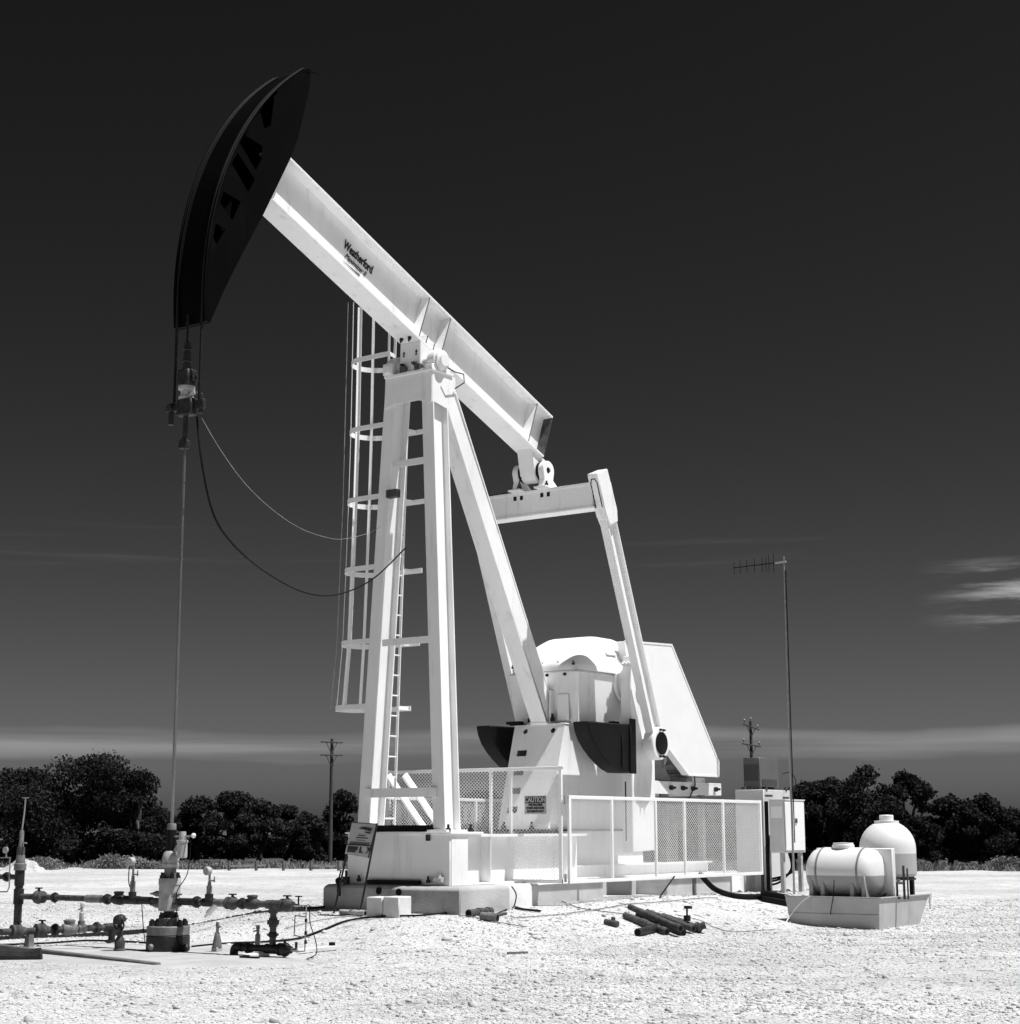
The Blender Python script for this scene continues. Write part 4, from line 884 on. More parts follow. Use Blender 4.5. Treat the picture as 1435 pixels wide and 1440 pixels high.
# ================================================================== LEASE SIGN
def lease_sign():
    X0 = -.74; TL, TR, BR, BL = [pX(u, v, X0) for u, v in ((495.3, 1156.7), (530.6, 1159), (518.6, 1206.7), (485, 1201))]
    g = gh(X0, .2); t = thing('lease_sign', (X0, .2, g), 'leaning lease sign on two thin stakes in front of the concrete pad', 'sign')
    ex = (TR-TL).normalized(); ez = -XV; ey = (TL-BL).normalized(); n_ = ex.cross(ey).normalized()
    part('board', MB().prism([TL, TR, BR, BL], (.008, 0, 0)), 'sign_face', t)
    d0, d1 = TL.lerp(BL, .70), TR.lerp(BR, .645)
    fr = MB()
    for a, b in ((TL, TR), (TR, BR), (d0, d1)): fr.bar(a-V((.006, 0, 0)), b-V((.006, 0, 0)), .012, .016, (1, 0, 0))
    part('frame', fr, 'sign_ink', t)
    foot = pX(502, 1283, X0); part('stake', MB().bar(TR-V((.004, 0, 0))+ey*.01, foot-V((0, 0, .25)), .018, .022, (1, 0, 0)), 'dark_steel', t)
    f2 = pX(465, 1282, X0); part('stake', MB().bar(BL.lerp(BR, .12)+V((.012, 0, .1)), f2-V((0, 0, .25)), .018, .022, (1, 0, 0)), 'dark_steel', t)
    c = (TL+TR+BR+BL)/4; M = (TL+TR)/2
    ey2 = ey; ex2 = ex
    w = (TR-TL).length; h = (TL-BL).length
    P = lambda a, b: TL.lerp(TR, a)+(BL-TL)*b-V((.004, 0, 0))
    place('lettering', text_mesh('CHESAPEAKE', .062, 'sign_ink', bold=.0022, squeeze=.88), t, P(.52, .16), ex2, ey2, ez)
    place('lettering', text_mesh('ENERGY', .03, 'sign_ink', bold=.0006, squeeze=1.), t, P(.72, .29), ex2, ey2, ez)
    rg = random.Random(3)
    for b, a0, a1, th in ((.385, .36, .66, .018), (.46, .30, .72, .018), (.54, .33, .66, .010), (.615, .12, .86, .018), (.665, .10, .86, .018)):   # worn lines of print
        x = a0
        while x < a1:
            l = rg.uniform(.03, .07); q = MB().obox(P(x+l/2, b), ex2, ey2, ez, w*l*.4, th*.5, .0012); part('print', q, 'sign_ink', t); x += l+.012
    for a in (.27, .74):
        part('panel', MB().obox(P(a, .78)+(BL-TL)*.02, ex2, ey2, ez, w*.20, .028, .0012), 'sign_ink', t); part('panel', MB().obox(P(a-.03, .90), ex2, ey2, ez, w*.17, .014, .0012), 'sign_ink', t)
    part('oval', MB().lathe(P(.74, .80)+V((-.003, 0, 0)), (-1, 0, 0), [(.055, 0), (.05, .001)], 16), 'sign_face', t)
lease_sign()
def pad_items():
    p = pX(477, 1239, -.45); solo('pole_float', MB().lathe(p-V((0, 0, .05)), (0, 0, 1), [(.02, 0), (.05, .02), (.055, .05), (.05, .08), (.02, .10)], 14).cyl(p+V((0, 0, .04)), p+V((.02, -.02, .16)), .012, 6).box(p.x-.02, p.x+.02, p.y-.02, p.y+.02, .2, p.z-.04), 'rubber', 'round black knob on a rod at the left end of the pad', 'knob')
    q = pX(487, 1240, -.28); solo('pad_bracket', MB().box(q.x-.04, q.x+.04, q.y-.04, q.y+.04, .361, .47).cyl((q.x, q.y, .47), (q.x, q.y, .56), .022, 8), 'dark_steel', 'small dark bracket bolted on the left end of the pad', 'bracket', bevel=.006)
    a, b = pG(515, 1291), pG(561, 1291); d = b-a; d.z = 0; w = d.length; d.normalize(); n_ = V((-d.y, d.x, 0)); n_ = n_ if n_.x > 0 else -n_
    t = thing('concrete_blocks', (a+b)/2, 'pale cube block split down the middle standing in front of the pad', 'block')
    for x0, x1, hh in ((0, w*.49, .27), (w*.51, w, .275)):
        c = a+d*(x0+x1)/2+n_*.16; c.z = gh(c.x, c.y)+hh/2-.03; part('block', MB().obox(c, d, n_, ZV, (x1-x0)/2, .16, hh/2+.02), 'pale_concrete', t, .012)
pad_items()

# ================================================================== ELECTRICAL GEAR
def electrics():
    zg = lambda x, y: gh(x, y)
    # tall drive cabinet
    X0 = 8.62; a = pX(1034, 1111, X0); b = pX(1074, 1112, X0); y0, y1 = b.y, a.y; z1 = a.z
    t = thing('control_cabinet', (X0+.5, (y0+y1)/2, 0), 'tall grey drive cabinet behind the right end of the side fence', 'cabinet')
    part('body', MB().box(X0, X0+1.05, y0, y1, -.2, z1), 'cabinet_paint', t, .008)
    part('door_seam', MB().box(X0-.003, X0-.0005, y0+.02, y1-.02, .33, .34), 'dark_cabinet', t)
    for yy in (y1-.14, y1-.30, y1-.46): part('lifting_lug', MB().box(X0+.03, X0+.06, yy-.03, yy+.03, z1+.001, z1+.05), 'dark_cabinet', t)
    for xx in (X0+.12, X0+.9): part('lifting_lug', MB().box(xx-.03, xx+.03, y0-.01, y0+.02, z1-.02, z1+.06), 'dark_cabinet', t)
    part('vent', MB().box(X0+.05, X0+.35, y0-.006, y0-.0005, z1-.12, z1-.09).box(X0+.75, X0+1.0, y0-.006, y0-.0005, z1-.15, z1-.12), 'dark_cabinet', t, kind=None)
    # grey box on top
    b0 = thing('rooftop_unit', (X0+.6, (y0+y1)/2, z1), 'mid grey boxy unit with dark panel on top of the tall cabinet', 'cooling unit')
    ym = [pX(u, 1090, X0+.12).y for u in (1046, 1069)]
    part('body', MB().box(X0+.12, X0+.86, ym[1], ym[0], z1+.06, z1+.58), 'grey_cabinet', b0, .006); part('dark_panel', MB().box(X0+.112, X0+.119, ym[1]+.03, ym[0]-.01, z1+.16, z1+.46), 'dark_cabinet', b0); part('grille', MB().box(X0+.20, X0+.78, ym[1]-.008, ym[1]-.001, z1+.08, z1+.19), 'dark_cabinet', b0)
    for xx in (X0+.2, X0+.78):
        part('foot', MB().box(xx-.04, xx+.04, ym[1]+.03, ym[0]-.03, z1+.001, z1+.059), 'grey_cabinet', b0)
    # small switch box on posts
    XS = 8.17; ys = [pX(u, 1150, XS).y for u in (1082, 1103)]; z2, z3 = 1.635, .725; xe = pY(1131, 1126, ys[1]).x
    s_ = thing('switch_box', (XS+.3, (ys[0]+ys[1])/2, 0), 'pale switch box on posts beside the antenna mast', 'cabinet')
    part('body', MB().box(XS, xe, ys[1], ys[0], z3, z2), 'cabinet_paint', s_, .008); part('lid', MB().box(XS-.01, xe+.015, ys[1]-.012, ys[0]+.01, z2+.001, z2+.018), 'white_paint_clean', s_)
    part('door', MB().box(XS+.03, xe-.03, ys[1]-.014, ys[1]-.001, z3+.04, z2-.03), 'white_paint_clean', s_, .004)
    part('latch', MB().box(XS+.40, XS+.46, ys[1]-.032, ys[1]-.0145, 1.24, 1.32), 'dark_cabinet', s_)
    part('notice', MB().box(XS-.006, XS-.001, ys[0]-.26, ys[0]-.04, 1.33, 1.53), 'white_paint_clean', s_)
    for x, y in ((XS+.10, ys[0]+.08), (XS+.10, ys[1]+.1), (xe-.1, ys[1]+.06)): part('post', MB().box(x-.035, x+.035, y-.035, y+.035, -.15, z3+.3 if y > ys[0] else z3-.001), 'pale_steel', s_, .004)
    part('conduit', MB().tube([(XS+.02, ys[0]+.06, 1.62), (XS+.02, ys[0]+.06, .02)], .035, 10), 'rubber', s_); part('conduit', MB().tube([(XS-.02, ys[0]+.15, 1.60), (XS-.02, ys[0]+.15, .30), (XS-.02, ys[0]+.15, -.05)], .028, 10), 'dark_steel', s_)
    for k, (dx, dz) in enumerate(((.0, 0), (.08, .06), (.16, .1))):
        part('hanging_cable', MB().tube(smooth([V((XS+.30+dx, ys[1]+.08, z3)), V((XS+.34+dx, ys[1]+.06, .45)), V((XS+.26+dx, ys[0]-.05, .22+dz)), V((XS+.14, ys[0]+.12, .16+dz))]), .020, 6), 'rubber', s_)
    part('arc_cable', MB().tube(smooth([V((X0+.75, y0-.02, z1+.30)), V((X0+.85, y0-.12, z1+.32)), V((X0+.75, y0-.28, z1+.15)), V((XS+.5, ys[1]+.1, z2+.05))]), .009, 6), 'rubber', s_)
    p = pZ(1082, 1250, .02); solo('junction_trough', MB().box(p.x-.16, p.x+.10, p.y-.32, p.y+.16, -.04, .14), 'concrete', 'low concrete trough block at the foot of the switch box posts', 'block', bevel=.01)
    # antenna
    B = V((8.22, -2.02, .0)); tp = V((8.22, -2.02, 5.98)); m = thing('antenna_mast', B, 'thin tall mast with a small comb-like aerial at its top', 'antenna')
    part('mast', MB().tube([B-V((0, 0, .2)), B+V((0, 0, 3)), tp], [.021, .018, .014], 8), 'galvanised', m)
    part('coax', MB().tube([B+V((.0, -.04, .9)), B+V((0, -.035, 3)), tp+V((0, -.028, -.25))], .010, 5), 'rubber', m)
    z = tp.z-.10; dv = V((-.10, .995, -.035)).normalized(); e = tp+V((0, 0, -.10))
    part('clamp', MB().bar(e-dv*.04, e+dv*.17, .03, .03), 'pale_steel', m); part('boom', MB().bar(e+dv*.13, e+dv*.98, .016, .016), 'rubber', m)
    for d, hh in ((.20, .18), (.29, .16), (.345, .15), (.42, .14), (.57, .13), (.72, .125), (.85, .125), (.97, .12)): part('element', MB().cyl(e+dv*d-V((0, 0, hh)), e+dv*d+V((0, 0, hh)), .0055, 6), 'rubber', m)
electrics()

# ================================================================== CHEMICAL TANKS
def level_mat(name, zl, lo=.42):
    m = MAT['tank_plastic'].copy(); m.name = name; t = m.node_tree.nodes; L = m.node_tree.links; b = [n for n in t if n.type == 'BSDF_PRINCIPLED'][0]; src = b.inputs['Base Color'].links[0].from_socket
    tc = N(t, 'ShaderNodeTexCoord'); sx = N(t, 'ShaderNodeSeparateXYZ'); L.new(tc.outputs['Object'], sx.inputs[0]); mr = N(t, 'ShaderNodeMapRange'); L.new(sx.outputs[2], mr.inputs[0])
    for i, q in enumerate((zl-.008, zl+.008, lo, 1.)): mr.inputs[i+1].default_value = q
    mx = N(t, 'ShaderNodeMix', data_type='RGBA', blend_type='MULTIPLY'); mx.inputs[0].default_value = 1.; L.new(src, mx.inputs[6]); L.new(mr.outputs[0], mx.inputs[7]); L.new(mx.outputs[2], b.inputs['Base Color']); MAT[name] = m
def tanks():
    C = pG(1237, 1308); Xc, Yc, g = C.x, C.y, C.z
    topn = pX(1241, 1264, Xc-.03); bl = pX(1113, 1305, Xc); tl = pX(1104.5, 1261.5, Xc-.03); br = pY(1291, 1297, Yc); tr = pY(1307, 1256, Yc-.03)
    zt = topn.z; zb = g-.06
    sk = thing('tank_skid', (Xc+.8, (Yc+bl.y)/2, g), 'grey flared steel containment tub holding the two plastic tanks', 'tub')
    o0 = [(Xc, Yc), (br.x, Yc), (br.x, bl.y), (Xc, bl.y)]; o1 = [(Xc-.03, Yc-.03), (tr.x, Yc-.03), (tr.x, tl.y), (Xc-.03, tl.y)]
    i0 = [(Xc+.02, Yc+.02), (br.x-.02, Yc+.02), (br.x-.02, bl.y-.02), (Xc+.02, bl.y-.02)]; i1 = [(Xc-.01, Yc-.01), (tr.x-.02, Yc-.01), (tr.x-.02, tl.y-.02), (Xc-.01, tl.y-.02)]
    vs = [(x, y, zb) for x, y in o0]+[(x, y, zt) for x, y in o1]+[(x, y, zt) for x, y in i1]+[(x, y, zb+.06) for x, y in i0]; fs = [(3, 2, 1, 0), (12, 13, 14, 15)]
    for k in (0, 4, 8):
        for i in range(4): fs.append((k+i, k+(i+1) % 4, k+4+(i+1) % 4, k+4+i))
    part('tub', MB().add(vs, fs), 'skid_paint', sk, .006)
    part('rim', MB().bar((Xc-.032, Yc-.03, zt+.008), (Xc-.032, tl.y, zt+.008), .05, .014).bar((Xc-.03, Yc-.032, zt+.008), (tr.x, Yc-.032, zt+.008), .05, .014), 'skid_paint', sk)
    zw = (zb+zt)/2+.01; part('weld_seam', MB().bar((Xc-.022, Yc-.01, zw), (Xc-.022, (bl.y+tl.y)/2-.02, zw), .012, .014), 'pale_steel', sk)
    part('lifting_tab', MB().prism([(tr.x-.02, Yc-.035, zt), (tr.x+.10, Yc-.035, zt+.02), (tr.x+.02, Yc-.035, zt-.22)], (0, .012, 0)), 'skid_paint', sk)
    dk = zt-.03
    part('grating', MB().box(Xc+.03, tr.x-.06, Yc+.02, tl.y-.04, dk-.03, dk), 'dark_steel', sk)
    # horizontal tank
    X1 = Xc+.42; cc = pX(1190, 1222, X1); r_ = (pX(1190, 1187, X1).z-pX(1190, 1258, X1).z)/2; hl = abs(pX(1141, 1222, X1).y-pX(1239, 1222, X1).y)/2
    c = V((X1, cc.y, dk+.01+r_)); t1 = thing('horizontal_tank', (X1, c.y, dk), 'white plastic drum tank lying on its side with straps and legs', 'tank')
    level_mat('tank_low', r_*.98-.02)
    prof = [(0, -hl), (r_*.45, -hl*.985), (r_*.74, -hl*.93), (r_*.90, -hl*.83), (r_*.975, -hl*.70), (r_, -hl*.55)]; prof = prof+[(r, -h) for r, h in prof[::-1]]
    part('body', MB().lathe(c, (0, 1, 0), prof, 48), 'tank_low', t1)
    for yy in (-.36, .36):
        y = c.y+yy*hl/.62
        part('strap', MB().lathe((c.x, y-.022, c.z), (0, 1, 0), [(r_*.99, 0), (r_+.004, .002), (r_+.004, .032), (r_*.99, .034)], 48), 'tank_stain', t1)
        for s_ in (-.10, .09): part('leg', MB().hexa([(c.x-r_*.92, y+s_-.04, dk+.001), (c.x+r_*.92, y+s_-.04, dk+.001), (c.x+r_*.92, y+s_+.04, dk+.001), (c.x-r_*.92, y+s_+.04, dk+.001), (c.x-r_*.95, y+s_-.03, c.z-.04), (c.x+r_*.95, y+s_-.03, c.z-.04), (c.x+r_*.95, y+s_+.03, c.z-.04), (c.x-r_*.95, y+s_+.03, c.z-.04)]), 'tank_low', t1, .012)
    part('lid', MB().lathe((c.x, c.y+.03, c.z+r_*.96), (0, 0, 1), [(.17, 0), (.17, .05), (.155, .06), (.155, .085), (.0, .09)], 24), 'tank_plastic', t1)
    part('bulkhead', MB().box(c.x+.16, c.x+.27, c.y-hl-.12, c.y+hl*.98, dk+.001, c.z+r_*.97), 'tank_plastic', t1, .012)
    # upright domed tank
    X2 = Xc+1.25; q = pX(1249, 1200, X2); r2 = abs(pX(1212, 1200, X2).y-pX(1286.5, 1200, X2).y)/2*.985; zt2 = pX(1249, 1154, X2).z; zb2 = pX(1249, 1234, X2).z
    hd = r2*.98; c2 = V((X2, q.y, 0)); t2 = thing('upright_tank', (X2, q.y, dk), 'white upright plastic tank with domed top and screw lid on a stand', 'tank')
    level_mat('tank_low_upright', zb2+(zt2-zb2)*.42-dk, .55)
    pr = [(0, zb2), (r2*.9, zb2+.01), (r2, zb2+.06)]+[(r2*math.cos(a), zt2-hd+hd*math.sin(a)) for a in [R(d) for d in range(0, 76, 9)]]
    part('body', MB().lathe(c2, (0, 0, 1), pr+[(r2*.2, zt2)], 40), 'tank_low_upright', t2)
    part('neck', MB().lathe(c2, (0, 0, 1), [(.19, zt2-.07), (.19, zt2-.005), (.11, zt2+.0), (.11, zt2+.075), (.10, zt2+.085), (0, zt2+.09)], 24), 'tank_plastic', t2)
    for a in (25, 115, 205, 295): part('stand_leg', MB().box(c2.x+r2*.8*math.cos(R(a))-.03, c2.x+r2*.8*math.cos(R(a))+.03, c2.y+r2*.8*math.sin(R(a))-.03, c2.y+r2*.8*math.sin(R(a))+.03, dk+.001, zb2+.02), 'dark_steel', t2)
    part('stand_ring', MB().lathe((c2.x, c2.y, zb2-.035), (0, 0, 1), [(r2*.95, 0), (r2*.95, .03), (0, .031)], 28), 'dark_steel', t2)
    # pump and valves between
    a = pX(1262, 1256, Xc+.7); pm = thing('chemical_pump', (a.x, a.y, dk), 'small pump with valves and thin pipes beside the upright tank', 'pump')
    part('column', MB().cyl((a.x, a.y, dk), (a.x, a.y, dk+.26), .022, 8).cyl((a.x, a.y, dk), (a.x, a.y, dk+.05), .05, 10), 'dark_steel', pm)
    part('valve', MB().cyl((a.x, a.y-.10, dk+.24), (a.x, a.y+.16, dk+.24), .022, 8).cyl((a.x, a.y-.03, dk+.24), (a.x, a.y-.03, dk+.30), .03, 8), 'grey_steel', pm)
    part('riser', MB().cyl((a.x-.05, a.y-.14, dk), (a.x-.05, a.y-.14, dk+.50), .02, 8), 'rusty_steel', pm); part('tube', MB().tube(smooth([V((a.x, a.y, dk+.2)), V((a.x-.1, a.y+.1, dk+.10)), V((a.x-.15, a.y+.2, dk+.02))]), .010, 6), 'rubber', pm)
    part('riser', MB().cyl((a.x-.05, a.y-.20, dk), (a.x-.05, a.y-.20, dk+.46), .014, 8), 'rusty_steel', pm)
    # hoses over the tub front
    solo('thin_hose', MB().tube(smooth([V((Xc-.05, c.y-.02, c.z-.1)), V((Xc-.06, c.y, zt+.02)), V((Xc-.055, c.y+.05, zt-.2)), V((Xc-.03, c.y+.06, zw))]), .007, 5), 'rubber', 'thin dark hose hanging over the front of the tank tub', 'hose')
    e = pG(1105, 1304); solo('white_tubing', MB().tube(smooth([V((Xc-.08, tl.y-.45, zt+.02)), V((Xc-.10, tl.y-.28, zt-.10)), V((Xc-.16, tl.y-.1, g+.12)), e+V((0, 0, .01))]), .007, 5), 'white_paint_clean', 'thin pale tubing trailing from the tank tub to the gravel', 'hose')
tanks()

# ================================================================== WELLHEAD AND PIPEWORK
WX = -4.545
def lath(p, ax, prof, n=24): return MB().lathe(p, ax, prof, n)
def wellhead():
    g = -.315; t = thing('wellhead', (WX, 0, g), 'bolted steel wellhead with stuffing box below the polished rod', 'wellhead'); U = (0, 0, 1); b = (WX, 0, 0)
    bf = part('base_flange', lath(b, U, [(.24, g-.05), (.262, g+.0), (.262, g+.19), (.25, g+.20)], 32), 'dark_steel', t)
    uf = part('upper_flange', lath(b, U, [(.252, -.113), (.258, -.105), (.258, -.015), (.25, -.005)], 32), 'grey_steel', t)
    big = MB().cyl((0, 0, 0), (0, 0, .055), .036, 6).cyl((0, 0, .055), (0, 0, .075), .02, 8).mesh('bolt'); copies('bolt', big, 'dark_steel', uf, [T((WX+.205*math.cos(R(a)), .205*math.sin(R(a)), -.004)) for a in range(15, 375, 36)])
    for sg in (-1, 1): part('side_port', lath((WX, sg*.24, g+.06), (0, sg, 0), [(.03, 0), (.03, .05), (.045, .055), (.045, .10), (.02, .12)], 12), 'dark_steel', t)
    part('side_port', lath((WX-.25, 0, g+.07), (-1, 0, 0), [(.04, 0), (.04, .03), (.025, .05)], 10), 'grey_steel', t)
    sf = part('adapter_flange', lath(b, U, [(.11, -.004), (.125, .03), (.125, .085), (.12, .09)], 24), 'grey_steel', t)
    copies('bolt', bolt_mesh('dark_steel', .9), 'dark_steel', sf, [T((WX+.10*math.cos(R(a)), .10*math.sin(R(a)), .09)) for a in range(0, 360, 60)])
    part('neck', lath(b, U, [(.065, .085), (.063, .175)], 18), 'dark_steel', t)
    bd = part('flow_tee', lath(b, U, [(.12, .17), (.13, .18), (.13, .48), (.137, .482), (.137, .55), (.13, .56)], 28), 'pale_steel', t)
    copies('bolt', bolt_mesh('dark_steel', 1.), 'dark_steel', bd, [T((WX+.105*math.cos(R(a)), .105*math.sin(R(a)), .558)) for a in range(0, 360, 60)])
    for z in (.37, .235):
        part('bonnet', lath((WX-.02, .10, z), (0, 1, 0), [(.05, 0), (.05, .03), (.036, .035), (.036, .11), (.025, .115), (.025, .15), (.012, .155), (.012, .21)], 14), 'grey_steel', bd)
        part('bonnet', lath((WX-.02, -.10, z), (0, -1, 0), [(.05, 0), (.05, .02), (.03, .03), (.03, .07), (.012, .08), (.012, .13)], 14), 'grey_steel', bd)
    part('neck', lath(b, U, [(.075, .56), (.073, .69)], 20), 'grey_steel', t)
    part('pack_off', lath(b, U, [(.10, .69), (.105, .70), (.105, .735), (.098, .74), (.098, .76), (.105, .765), (.105, .80), (.09, .86), (.07, .885)], 24), 'pale_steel', t)
    part('stuffing_box', lath(b, U, [(.058, .88), (.062, .95), (.060, 1.05), (.056, 1.14)], 18), 'rubber', t)
    part('gland_cap', lath(b, U, [(.056, 1.14), (.056, 1.20), (.05, 1.215), (.0, 1.22)], 18), 'grey_steel', t)
    c = (WX-.02, -.215, 0); cn = part('lubricator', lath(c, U, [(.05, .80), (.064, .81), (.064, .985), (.072, .99), (.072, 1.015), (.044, 1.02), (.044, 1.10), (.04, 1.12)], 20), 'pale_steel', t)
    part('bracket', MB().bar((WX, -.05, .86), (WX-.02, -.17, .97), .02, .05).bar((WX, -.05, 1.06), (WX-.02, -.40, 1.065), .016, .02), 'pale_steel', cn); part('knob', MB().lathe((WX-.02, -.405, 1.04), U, [(.01, 0), (.026, .015), (.03, .035), (.02, .055), (0, .06)], 12), 'white_paint_clean', cn)
    part('drip_line', MB().tube(smooth([V((WX-.03, -.37, 1.02)), V((WX-.04, -.37, .80)), V((WX-.05, -.34, .6)), V((WX-.05, -.19, .42)), V((WX-.04, -.17, .33))]), .006, 5), 'rubber', t)
    part('drip_line', MB().tube(smooth([V((WX-.06, .42, .25)), V((WX-.08, .36, .0)), V((WX-.10, .29, -.22))]), .006, 5), 'rubber', t); part('drip_line', MB().tube(smooth([V((WX-.06, -.20, .2)), V((WX-.08, -.22, -.05)), V((WX-.10, -.30, -.24))]), .006, 5), 'rubber', t)
wellhead()

def seg(parent, p, d, a, b, r, m): return part('pipe', MB().cyl(V(p)+V(d)*a, V(p)+V(d)*b, r, 14), m, parent)
def union(parent, p, d, r, m='dark_steel', L=.05): return part('union', lath(V(p)-V(d)*L, d, [(r*1.25, 0), (r*1.25, L*.5), (r*1.75, L*.55), (r*1.75, L*1.45), (r*1.25, L*1.5), (r*1.25, L*2)], 8), m, parent)
def ball_valve(parent, p, d, r, m='rusty_steel', handle=True):
    v = part('ball_valve', lath(V(p)-V(d)*.10, d, [(r*1.2, 0), (r*1.9, .015), (r*1.9, .045), (r*1.5, .05), (r*2.0, .08), (r*2.15, .105), (r*2.0, .13), (r*1.3, .16), (r*1.1, .20)], 18), m, parent)
    if handle: part('stem', MB().cyl(V(p), V(p)+ZV*(r*2.9), .016, 8).box(p[0]-.02, p[0]+.02, p[1]-.05, p[1]+.05, p[2]+r*2.5, p[2]+r*2.9), 'dark_steel', v)
    return v
def check_valve(parent, p, d, r, m='dark_steel'):
    v = part('check_valve', lath(V(p)-V(d)*.10, d, [(r*1.2, 0), (r*1.6, .02), (r*1.8, .08), (r*1.6, .16), (r*1.2, .20)], 16), m, parent); part('bonnet', lath(V(p), (0, 0, 1), [(r*1.5, 0), (r*1.5, r*2.0), (r*1.7, r*2.05), (r*1.7, r*2.5), (r*1.3, r*2.7), (0, r*2.75)], 14), m, v); return v
def tee(parent, p, d, r, m='dark_steel'): return part('tee', MB().cyl(V(p)-V(d)*.09, V(p)+V(d)*.09, r*1.35, 14).cyl(V(p), V(p)+ZV*.10, r*1.35, 14), m, parent)
def gauge_stand(parent, p, h, m='grey_steel', box=True):
    p = V(p); part('stub', MB().cyl(p, p+ZV*h*.35, .034, 10).cyl(p+ZV*h*.35, p+ZV*h*.5, .022, 8).cyl(p+ZV*h*.5, p+ZV*h*.85, .014, 8), m, parent); part('needle_valve', MB().cyl(p+V((0, .0, h*.55)), p+V((0, -.09, h*.55)), .010, 6).cyl(p+V((0, -.08, h*.55-.02)), p+V((0, -.08, h*.55+.05)), .008, 6), 'grey_steel', parent)
    if box: part('gauge', lath(p+V((-.04, 0, h*.93)), (-1, 0, 0), [(.02, -.05), (.05, -.03), (.052, .02), (.045, .03), (0, .032)], 18), 'pale_steel', parent)
def bleeder(parent, p, h, m='pale_steel'):
    p = V(p); part('bleeder', lath(p, (0, 0, 1), [(.032, 0), (.032, h*.5), (.018, h*.55), (.018, h*.8), (.026, h*.82), (.02, h)], 10), m, parent); part('lever', MB().bar(p+V((0, 0, h*.75)), p+V((0, .07, h*.66)), .012, .014), 'dark_steel', parent)
def flow_lines():
    yl = lambda u: pX(u, 1266, WX).y
    r = .038; Yd = (0, 1, 0); z = .283; g = -.315
    t = thing('flow_line', (WX, 1.5, g), 'rusty flow line with valves running left from the wellhead to a riser', 'pipeline')
    P = lambda u: V((WX, yl(u), z))
    seg(t, P(228), Yd, 0, yl(30)-yl(228), r, 'rusty_steel')
    part('collar', MB().cyl(P(214), P(190), r*1.25, 14), 'dark_steel', t); part('tee', MB().cyl(P(196), P(176), r*1.4, 14).cyl(P(186), P(186)+ZV*.10, r*1.3, 12), 'dark_steel', t); gauge_stand(t, P(186)+ZV*.08, .42)
    part('gauge_cable', MB().tube(smooth([P(187)+V((0, .02, .48)), P(190)+V((-.02, .10, .42)), P(188)+V((-.02, .08, .22)), P(186)+V((0, .02, .12))]), .007, 5), 'rubber', t)
    check_valve(t, P(167), Yd, r); union(t, P(151), Yd, r); part('coupling', MB().cyl(P(143), P(122), r*1.3, 12), 'grey_steel', t); union(t, P(77), Yd, r, L=.03); ball_valve(t, P(54), Yd, r*1.1)
    rz = V((WX, yl(26), 0)); part('riser', MB().cyl(rz+ZV*-.12, rz+ZV*.92, .052, 16), 'rusty_steel', t); part('cross', MB().cyl(rz+ZV*.18, rz+ZV*.38, .066, 14).cyl(rz+ZV*.42, rz+ZV*.62, .064, 14), 'dark_steel', t)
    part('swage', lath(rz, (0, 0, 1), [(.08, .62), (.08, .70), (.066, .71), (.055, .80), (.045, .86), (.036, .88), (.034, .95), (.03, .97), (.03, 1.12), (.022, 1.14)], 14), 'grey_steel', t); part('whip', MB().tube([rz+ZV*1.12, rz+V((0, -.03, 1.35)), rz+V((0, -.045, 1.56))], .010, 6).bar(rz+V((0, -.10, 1.56)), rz+V((0, .02, 1.56)), .012, .012).bar(rz+V((0, .0, .98)), rz+V((0, -.11, .97)), .014, .016), 'galvanised', t)
    seg(t, rz+ZV*.53, Yd, 0, 1.1, .034, 'rusty_steel'); union(t, rz+V((0, .26, .53)), Yd, .036)
    part('sample_line', MB().tube([rz+V((-.03, .70, .78)), rz+V((-.03, .18, .78)), rz+V((-.03, .165, .40)), rz+V((-.03, .20, .34)), rz+V((-.03, .45, .33))], .010, 6), 'galvanised', t); part('gauge', lath(rz+V((-.05, .26, .88)), (-1, 0, 0), [(.02, -.04), (.042, -.02), (.045, .01), (0, .02)], 16), 'pale_steel', t); part('sample_line', MB().cyl(rz+V((-.03, .26, .78)), rz+V((-.03, .26, .86)), .010, 6).bar(rz+V((-.03, .36, 1.02)), rz+V((-.03, .7, 1.0)), .016, .02), 'pale_steel', t)
    # right-hand line
    Yn = (0, -1, 0); t2 = thing('flow_line', (WX, -1.2, g), 'flow line with gauge and valves running right from the wellhead, ending in a drop leg', 'pipeline'); z = .285
    P = lambda u: V((WX, yl(u), z))
    seg(t2, P(250), Yn, 0, yl(250)-yl(402), r, 'rusty_steel'); part('sleeve', MB().cyl(P(253), P(272), r*1.15, 14), 'dark_steel', t2); union(t2, P(277), Yn, r*1.05); tee(t2, P(294), Yn, r); gauge_stand(t2, P(294)+ZV*.09, .30, 'grey_steel')
    part('strainer', MB().cyl(P(307), P(296)+V((-.03, .0, -.13)), .036, 12).cyl(P(296)+V((-.03, 0, -.13)), P(294)+V((-.035, .02, -.17)), .018, 8), 'white_paint_clean', t2)
    part('coupling', MB().cyl(P(303), P(318), r*1.2, 12), 'grey_steel', t2); ball_valve(t2, P(327), Yn, r, 'rusty_steel'); union(t2, P(341), Yn, r*1.0); check_valve(t2, P(355), Yn, r, 'rusty_steel')
    part('tee', MB().cyl(P(376), P(394), r*1.4, 14).cyl(P(385), P(385)-ZV*.1, r*1.4, 14), 'rusty_steel', t2); ball_valve(t2, P(404), Yn, r, 'rusty_steel'); seg(t2, P(408), Yn, 0, .14, .018, 'galvanised'); part('needle_valve', MB().cyl(P(420), P(420)+ZV*.10, .010, 8).bar(P(420)+V((0, -.05, .10)), P(420)+V((0, .05, .10)), .012, .014), 'dark_steel', t2)
